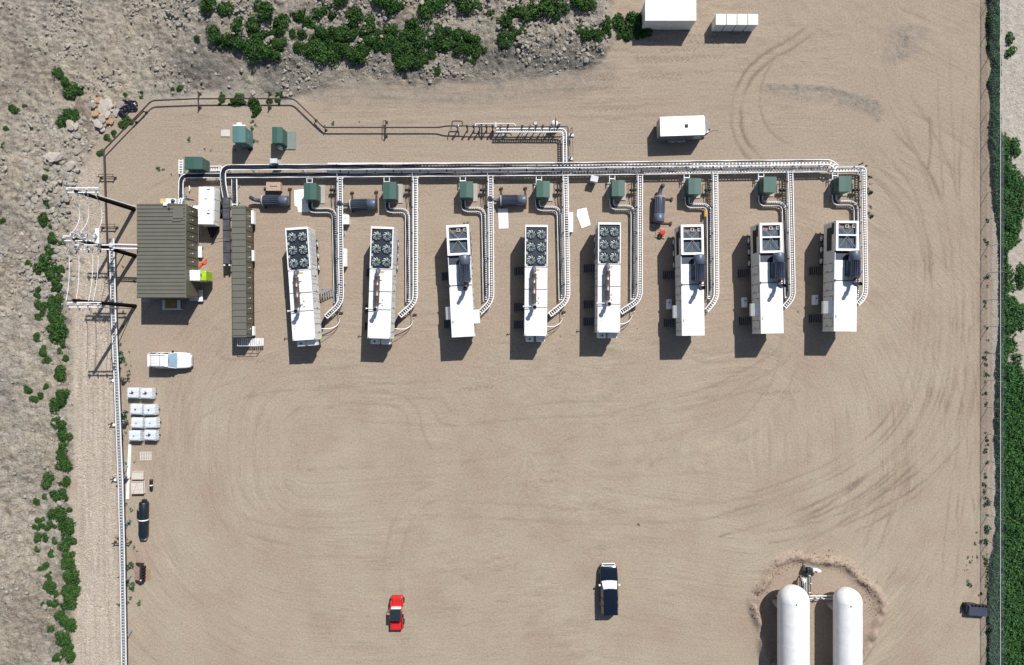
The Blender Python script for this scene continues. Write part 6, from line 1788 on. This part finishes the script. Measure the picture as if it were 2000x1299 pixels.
# ------------------------------------------------------------------ vehicles
def car(label, paint, L=5.1, Wd=2.0, Hh=1.85, pickup=False, rack=True, name='suv', cat='car', ws='glassreflect'):
    """+X is forward"""
    t = empty(name, (0,0,0), 0, label, cat)
    hw = Wd/2
    def loft(stations, m, nm, par):
        mb = MB(); vs = []; n = 16
        for (x, w, zb, zt, cr) in stations:
            ring = []
            # section in YZ: rounded rectangle
            cz = min(cr, (zt-zb)/2*0.95); cyy = min(cr, w*0.9)
            for (sy, sz, a0) in ((1,-1,-90),(1,1,0),(-1,1,90),(-1,-1,180)):
                for k in range(4):
                    a = R(a0+k*30)
                    ring.append((x, sy*(w-cyy)+cyy*math.cos(a), (zb+cz if sz<0 else zt-cz)+cz*math.sin(a)))
            vs += ring
        fs = []
        for i in range(len(stations)-1):
            for k in range(n): fs.append((i*n+k, i*n+(k+1)%n, (i+1)*n+(k+1)%n, (i+1)*n+k))
        mb.add(vs, fs, True); m_ = (len(stations)-1)*n
        mb.add(vs, [tuple(range(n-1,-1,-1)), tuple(range(m_, m_+n))])
        return mb.build(nm, M[m], par)
    f = L/2; zb = 0.35; zh = 1.05
    st = [(-f,hw*0.80,zb+0.15,0.95,0.12),(-f+0.06,hw*0.93,zb+0.05,1.04,0.12),(-f+0.35,hw*0.985,zb,1.10,0.14),(-f*0.3,hw,zb,1.12,0.14),(f*0.25,hw,zb,1.12,0.14),(f*0.45,hw*0.99,zb,1.10,0.16),(f-0.55,hw*0.955,zb,1.04,0.18),(f-0.22,hw*0.88,zb,0.96,0.18),(f-0.06,hw*0.74,zb+0.03,0.84,0.14),(f,hw*0.6,zb+0.1,0.72,0.1)]
    body_ = loft(st, paint, 'body', t)
    if pickup:
        b = MB(); b.box(-f+0.2,-f*0.28,-hw*0.8,hw*0.8,1.122,1.135); b.build('cargo_bed', M['black'], t)
        cab0, cab1 = -f*0.24, f*0.38
    else: cab0, cab1 = -f+0.12, f*0.36
    wtop = hw*0.78; wbase = hw*0.95
    xr0 = cab0+(0.12 if not pickup else 0.25); xr1 = cab1-0.72
    # glasshouse
    b = MB()
    zg = Hh-0.07
    vs = [(cab0,-wbase,1.08),(cab1,-wbase,1.08),(cab1,wbase,1.08),(cab0,wbase,1.08),(xr0,-wtop,zg),(xr1,-wtop,zg),(xr1,wtop,zg),(xr0,wtop,zg)]
    b.add(vs, [(0,1,5,4),(2,3,7,6),(3,0,4,7),(1,2,6,5),(4,5,6,7)]); b.build('side_windows', M['glass'], t)
    # windscreen, curved and proud
    b = MB(); vs = []
    for i in range(3):
        u = i/2
        for j in range(7):
            s = j/6*2-1; wv = (wbase*0.93)*(1-u)+(wtop*0.95)*u
            vs.append((cab1*(1-u)+xr1*u+0.09*(1-s*s)+0.02, s*wv, 1.10*(1-u)+(zg)*u+0.01))
    b.add(vs, [(i*7+j,i*7+j+1,(i+1)*7+j+1,(i+1)*7+j) for i in range(2) for j in range(6)], True); b.build('windscreen', M[ws], t)
    # roof
    rf = loft([(xr0-0.03,wtop*0.93,zg-0.04,zg+0.03,0.03),(xr0+0.2,wtop*1.0,zg-0.05,Hh,0.05),((xr0+xr1)/2,wtop*1.0,zg-0.05,Hh+0.02,0.05),(xr1-0.2,wtop*1.02,zg-0.05,Hh,0.05),(xr1+0.03,wtop*0.95,zg-0.05,zg+0.03,0.03)], paint, 'roof', t)
    # pillars
    xs = [(cab0+0.05,xr0+0.05)] + ([] if pickup else [(cab0+1.1,xr0+1.0)]) + [((cab0+cab1)/2+0.1,(xr0+xr1)/2+0.25),(cab1-0.05,xr1)]
    for xa, xc in xs:
        for s in (-1,1):
            b = MB(); b.tube([(xa,s*wbase*1.0,1.08),(xc,s*wtop*1.01,zg)],0.05,6); b.build('pillar', M[paint], t)
    if rack:
        b = MB()
        for s in (-1,1): b.tube([(xr0+0.25,s*wtop*0.85,Hh+0.07),(xr1-0.3,s*wtop*0.85,Hh+0.07)],0.02,6)
        for x in (xr0+0.45,(xr0+xr1)/2+0.3): b.tube([(x,-wtop*0.85,Hh+0.075),(x,wtop*0.85,Hh+0.075)],0.02,6)
        b.build('roof_rack', M['black'], t)
        b = MB()
        for k in range(5): b.box(xr0+0.5,(xr0+xr1)/2+0.2,-wtop*0.5+k*wtop*0.25,-wtop*0.5+k*wtop*0.25+0.02,Hh+0.022,Hh+0.035)
        b.build('roof_ribs', M['galvdull'], rf)
    for s in (-1,1):
        b = MB(); b.bbox(cab1-0.55,cab1-0.35,min(s*hw*0.98,s*(hw+0.22)),max(s*hw*0.98,s*(hw+0.22)),1.08,1.25,0.03); b.build('wing_mirror', M['black'] if paint=='carwhite' else M['galv'], t)
        b = MB(); b.cbox((f-0.13,s*hw*0.66,0.80),(0.18,0.34,0.14),-s*0.3); b.build('headlight', M['ceramic'], t)
        b = MB(); b.cbox((-f+0.03,s*hw*0.78,0.85),(0.08,0.18,0.25)); b.build('tail_light', M['redpaint'], t)
        for x in (f-0.95,-f+1.05):
            w_ = MB(); w_.lathe((x,s*(hw-0.13),0.38),(0,s,0),[(-0.12,0.22),(-0.12,0.37),(0.1,0.38),(0.12,0.25)],20); o = w_.build('wheel', M['black'], t)
            w_ = MB(); w_.lathe((x,s*(hw-0.13),0.38),(0,s,0),[(0.115,0.24),(0.13,0.2),(0.1,0.1),(0.12,0.04)],14); w_.build('rim', M['galv'], o)
    b = MB(); b.bbox(f-0.12,f+0.08,-hw*0.72,hw*0.72,0.42,0.62,0.04); b.build('bumper', M['galvdull'] if paint=='carwhite' else M['galv'], t)
    b = MB(); b.bbox(-f-0.08,-f+0.1,-hw*0.8,hw*0.8,0.45,0.66,0.04); b.build('bumper', M['galvdull'], t)
    b = MB(); b.box(f-0.06,f+0.005,-hw*0.4,hw*0.4,0.64,0.72); b.build('grille', M['black'], t)
    # hood creases
    b = MB()
    for s in (-1,1): b.tube([(cab1+0.25,s*hw*0.6,1.085),(f-0.35,s*hw*0.45,1.0)],0.012,5)
    b.build('bonnet_crease', M[paint], body_)
    return t
t = car('white estate style car with roof rails parked below the olive building', 'carwhite', 4.95, 1.95, 1.85)
p = P(330,704,1.2); t.location = (p.x, p.y, 0.01); t.rotation_euler = (0,0,R(-0.5))
t = car('black pickup sized car with a bright windscreen at the bottom of the yard', 'carblack', 5.8, 2.1, 1.9, False, False, 'black_car', 'car', 'ceramicglass') if False else None
M['brightglass'] = mat('pale_silver_glass', (0.62,0.66,0.70), 0.08, spec=1.0)  # pale silver base colour for the black car's windscreen
t = car('long black car with a bright silvery windscreen and grille at the bottom of the yard', 'carblack', 5.9, 2.15, 1.9, False, False, 'black_car', 'car', 'brightglass')
p = P(1190.5,1153,1.2); t.location = (p.x, p.y, 0.01); t.rotation_euler = (0,0,R(91))
b = MB(); b.bbox(2.62,2.86,-0.75,0.75,0.80,0.92,0.03); b.build('chrome_trim', M['galv'], t)
# red utility vehicle
p = P(774,1199,1.2)
t = empty('utility_vehicle', (p.x,p.y,0), R(90), 'small bright red utility vehicle at the bottom of the yard', 'utility vehicle')
b = MB(); b.bbox(0.55,1.95,-0.72,0.72,0.35,0.95,0.1); b.build('front_body', M['redpaint'], t)
b = MB(); b.bbox(-2.0,-0.35,-0.75,0.75,0.4,0.6,0.05); b.build('rear_frame', M['black'], t)
b = MB(); b.bbox(1.05,1.75,-0.5,0.5,0.955,1.03,0.05); b.bbox(1.76,2.02,-0.6,0.6,0.5,0.9,0.06); b.build('bonnet', M['redpaint'], t)
b = MB(); b.box(0.62,0.78,-0.6,0.6,0.96,1.35); b.build('windscreen', M['white'], t)
b = MB(); b.bbox(-0.55,0.7,-0.66,0.66,1.78,1.86,0.04); b.build('roof', M['glass'], t)
b = MB()
for s in (-1,1):
    b.tube([(1.0,s*0.7,0.9),(0.65,s*0.68,1.75),(-0.55,s*0.68,1.75),(-0.75,s*0.7,0.6)],0.045,8)
    b.bbox(0.75,1.4,min(s*0.6,s*0.8),max(s*0.6,s*0.8),0.8,1.0,0.04)
b.build('roll_cage', M['redpaint'], t)
b = MB(); b.box(-0.5,0.5,-0.6,0.6,0.6,0.9); b.box(-0.6,-0.4,-0.6,0.6,0.9,1.4); b.build('seat', M['black'], t)
b = MB(); b.box(-2.0,-0.7,-0.72,0.72,0.62,0.7)
for s in (-1,1): b.box(-2.0,-0.7,s*0.7-0.03,s*0.7+0.03,0.7,1.0)
b.box(-2.0,-1.95,-0.67,0.67,0.7,1.0); b.build('cargo_bed', M['redpaint'], t)
for x in (1.3,-1.3):
    for s in (-1,1):
        w_ = MB(); w_.lathe((x,s*0.72,0.33),(0,s,0),[(-0.13,0.2),(-0.13,0.32),(0.1,0.33),(0.12,0.2)],16); w_.build('wheel', M['black'], t)

# ------------------------------------------------------------------ big white tanks
def big_tank(px, ptop, r, label):
    h = r+0.9
    k = (H-h)/H
    top = P(px, ptop, h)
    L = 13.5
    t = empty('storage_tank', (top.x, top.y-L/2, 0), 0, label, 'tank', 'white horizontal tanks')
    prof = []
    n = 9
    for i in range(n+1):
        a = math.pi/2*i/n; prof.append((r*0.95*(1-math.cos(a)), max(0.02, r*math.sin(a))))
    for i in range(n+1):
        a = math.pi/2*(1-i/n); prof.append((L-r*0.95+r*0.95*math.cos(a), max(0.02, r*math.sin(a))))
    b = MB(); b.lathe((0,L/2,h),(0,-1,0),prof,48); b.build('tank_shell', M['white'], t)
    for y in (L/2-r*0.95,0.0,-L/2+r*0.95,2.6,-2.6):
        b = MB(); b.lathe((0,y,h),(0,-1,0),[(0,r*0.99),(0.01,r+0.012),(0.05,r+0.012),(0.06,r*0.99)],48); b.build('weld_seam', M['dirty'], t)
    for y in (L/2-2.9,-L/2+2.9):
        b = MB(); b.box(-r*0.85,r*0.85,y-0.2,y+0.2,0,h-r*0.55); b.build('saddle', M['concrete'], t)
    b = MB(); b.cyl((-0.3,L/2-1.5,h+r*0.9),(-0.3,L/2-1.5,h+r+0.12),0.09,10); b.cyl((-0.55,L/2-0.35,h+0.3),(-0.6,L/2-0.1,h+0.35),0.1,10); b.build('nozzle', M['white'], t)
    b = MB(); b.cyl((0.15,L/2-0.6,h+r*0.55),(0.15,L/2-0.3,h+r*0.6),0.08,10); b.build('nozzle', M['white'], t)
    return t
big_tank(1549.5,1143.5,1.77,'larger white round ended tank at the bottom right, left of the pair')
big_tank(1655.5,1148,1.57,'smaller white round ended tank at the bottom right, right of the pair')
t = empty('tank_piping', P(1610,1165), 0, 'dark pipework linking the two white tanks', 'pipework')
pp_([(1560,1164,1.0),(1640,1164,1.0)],0.06,'galv')
pp_([(1560,1169,1.0),(1640,1170,1.0)],0.05,'galv')
pp_([(1579,1163,1.2),(1579,1112,1.2)],0.05,'slate')
pp_([(1583,1163,1.2),(1583,1112,1.2)],0.05,'slate')
pp_([(1575,1163,0.3),(1576,1113,0.3)],0.12,'black')
for (x,y) in ((1581,1125),(1583,1140),(1581,1158),(1594,1167),(1605,1168)):
    c = P(x,y,1.2)-t.location; b = MB(); b.cyl(c-Vector((0.12,0,0)),c+Vector((0.12,0,0)),0.12,10); b.cyl(c,c+Vector((0,0,0.25)),0.05,8); b.box(c.x-0.03,c.x+0.03,c.y-0.03,c.y+0.03,0,c.z-0.1); b.build('valve', M['galvdull'], t)
t = empty('transfer_pump', P(1580,1108), R(-8), 'pump with a dark motor and pale casing at the head of the tank pipework', 'pump')
b = MB(); b.cyl((-0.75,0.05,1.0),(-0.25,0.05,1.0),0.26,16); b.cyl((-0.25,0.05,1.0),(-0.1,0.03,1.0),0.18,12); b.build('motor', M['black'], t)
b = MB(); b.lathe((-0.05,0,1.0),(1,0,0),[(0,0.15),(0.1,0.3),(0.5,0.28),(0.9,0.2),(1.05,0.12)],16); b.build('casing', M['white'], t)
b = MB(); b.cyl((0.15,0.02,1.25),(0.45,-0.05,1.3),0.1,10); b.build('red_cap', M['redpaint'], t)
b = MB(); b.box(-0.8,0.9,-0.3,0.3,0,0.7); b.build('plinth', M['galvdull'], t)
b = MB(); b.tube(fillet([(-0.5,-0.2,0.8),(-0.95,-0.9,0.7),(-1.0,-1.6,0.6),(-0.9,-2.4,0.6)],0.4,5),0.06,8); b.build('hose', M['black'], t)
t = empty('pipe_riser', P(1564,1138), 0, 'pale blue piped riser just right of the larger tank', 'pipework')
b = MB()
for x in (-0.1,0.12): b.tube([(x,1.1,1.3),(x,-1.2,1.3)],0.06,8)
b.build('pipe', M['ceramic'], t)
b = MB(); b.bbox(-0.45,0.0,0.6,1.0,1.0,1.5,0.04); b.cyl((-0.3,0.7,1.5),(-0.3,0.7,1.7),0.1,10); b.build('valve_head', M['dirty'], t)
b = MB(); b.box(-0.3,-0.2,0.7,0.8,0,1.0); b.box(0.0,0.1,-0.9,-0.8,0,1.25); b.build('post', M['rust'], t)
t = empty('tank_walkway_post', P(1515,1162), 0, 'thin pale post at the left shoulder of the larger tank', 'post')
b = MB(); b.cyl((0,0,0),(0,0,2.6),0.04,8); b.cbox((0,0,2.6),(0.2,0.16,0.16)); b.build('post', M['galv'], t)

# equipment at the bottom right corner
t = empty('scrap_skid', P(1903,1184), R(-4), 'heap of dark grey machine parts at the bottom right corner by the fence', 'machinery')
b = MB(); b.bbox(-1.2,1.25,-0.9,0.35,0.05,0.8,0.06); b.build('frame', M['slate'], t)
b = MB()
for k in range(5):
    x = -1.0+k*0.42; b.cyl((x,0.2,0.5),(x+0.25,0.45,0.95),0.13,10)
b.bbox(-1.5,-1.3,-0.5,0.4,0,0.7,0.03)
b.build('cylinder', M['black'], t)
b = MB(); b.tube([(-1.4,0.5,0.3),(-0.6,0.6,0.6),(0.0,0.45,0.8),(0.8,0.3,0.8)],0.06,8); b.build('hose', M['rust'], t)

# north edge: container and four dark bins whose shadows enter the picture
def container(px, py, w, d, h, label, m='slate', name='container', cat='container', group=None):
    p = P(px, py, h)
    t = empty(name, (p.x,p.y,0), 0, label, cat, group)
    b = MB(); b.box(-w/2,w/2,-d/2,d/2,0.1,h-0.08); b.build('body', M[m], t)
    b = MB()
    n = max(3, int(w/0.35))
    for k in range(n):
        x = -w/2+0.1+k*(w-0.2)/n; b.box(x,x+(w-0.2)/n*0.5,-d/2-0.03,-d/2,0.2,h-0.15); b.box(x,x+(w-0.2)/n*0.5,d/2,d/2+0.03,0.2,h-0.15)
    b.build('corrugation', M[m], t)
    b = MB(); b.bbox(-w/2-0.03,w/2+0.03,-d/2-0.05,d/2+0.05,h-0.08,h,0.02); b.build('roof', M[m], t)
    b = MB()
    for sx in (-1,1):
        for sy in (-1,1): b.box(sx*(w/2-0.1)-0.08,sx*(w/2-0.1)+0.08,sy*(d/2-0.1)-0.08,sy*(d/2-0.1)+0.08,0,0.1)
    b.build('feet', M['black'], t)
container(1310,20,6.0,2.4,2.5,'white storage container beyond the top edge of the yard','dirty')
for k in range(4): container(1408+k*21,38,1.15,1.2,1.9,'%s white box from the left in the row of four beyond the top edge' % ORD[k+1],'dirty','storage_bin','bin','row of four boxes at the top edge')

# ------------------------------------------------------------------ fence on the right
fx = P(1929,0).x; fh = 2.1
y0 = P(0,-40).y; y1 = P(0,1340).y
F = empty('wire_fence', (fx, 0, 0), 0, 'tall chain link fence along the right edge of the yard', 'fence')
ys = []
y = P(0,115).y + 4*3.27
while y > y1:
    if y < y0: ys.append(y)
    y -= 3.27
for yy in ys:
    b = MB(); b.cyl((0,yy,-0.1),(0,yy,fh),0.032,8); b.cyl((0,yy,fh),(0.25,yy,fh+0.22),0.02,6); b.build('post', M['galvdull'], F)
b = MB(); b.cyl((0,y1,fh),(0,y0,fh),0.024,8); b.build('top_rail', M['galv'], F)
b = MB()
for k, (dx, dz) in enumerate(((0.08,0.07),(0.16,0.14),(0.24,0.21))): b.cyl((dx,y1,fh+dz),(dx,y0,fh+dz),0.006,3)
b.build('barbed_wire', M['galvdull'], F)
b = MB()
step = 0.13; hh = fh-0.05
n = int((y0-y1)/step)
for k in range(n):
    ya = y1+k*step
    for s in (-1,1):
        b.cyl((0,ya,0.05),(0,ya+s*hh,0.05+hh),0.0045,3,False)
b.build('wire_mesh', M['meshwire'], F)
# low brown edge along the fence foot

for _o in COL.objects:
    if _o.get('label') and len(_o['label'].split()) > 16: print('LONG', _o['label'])
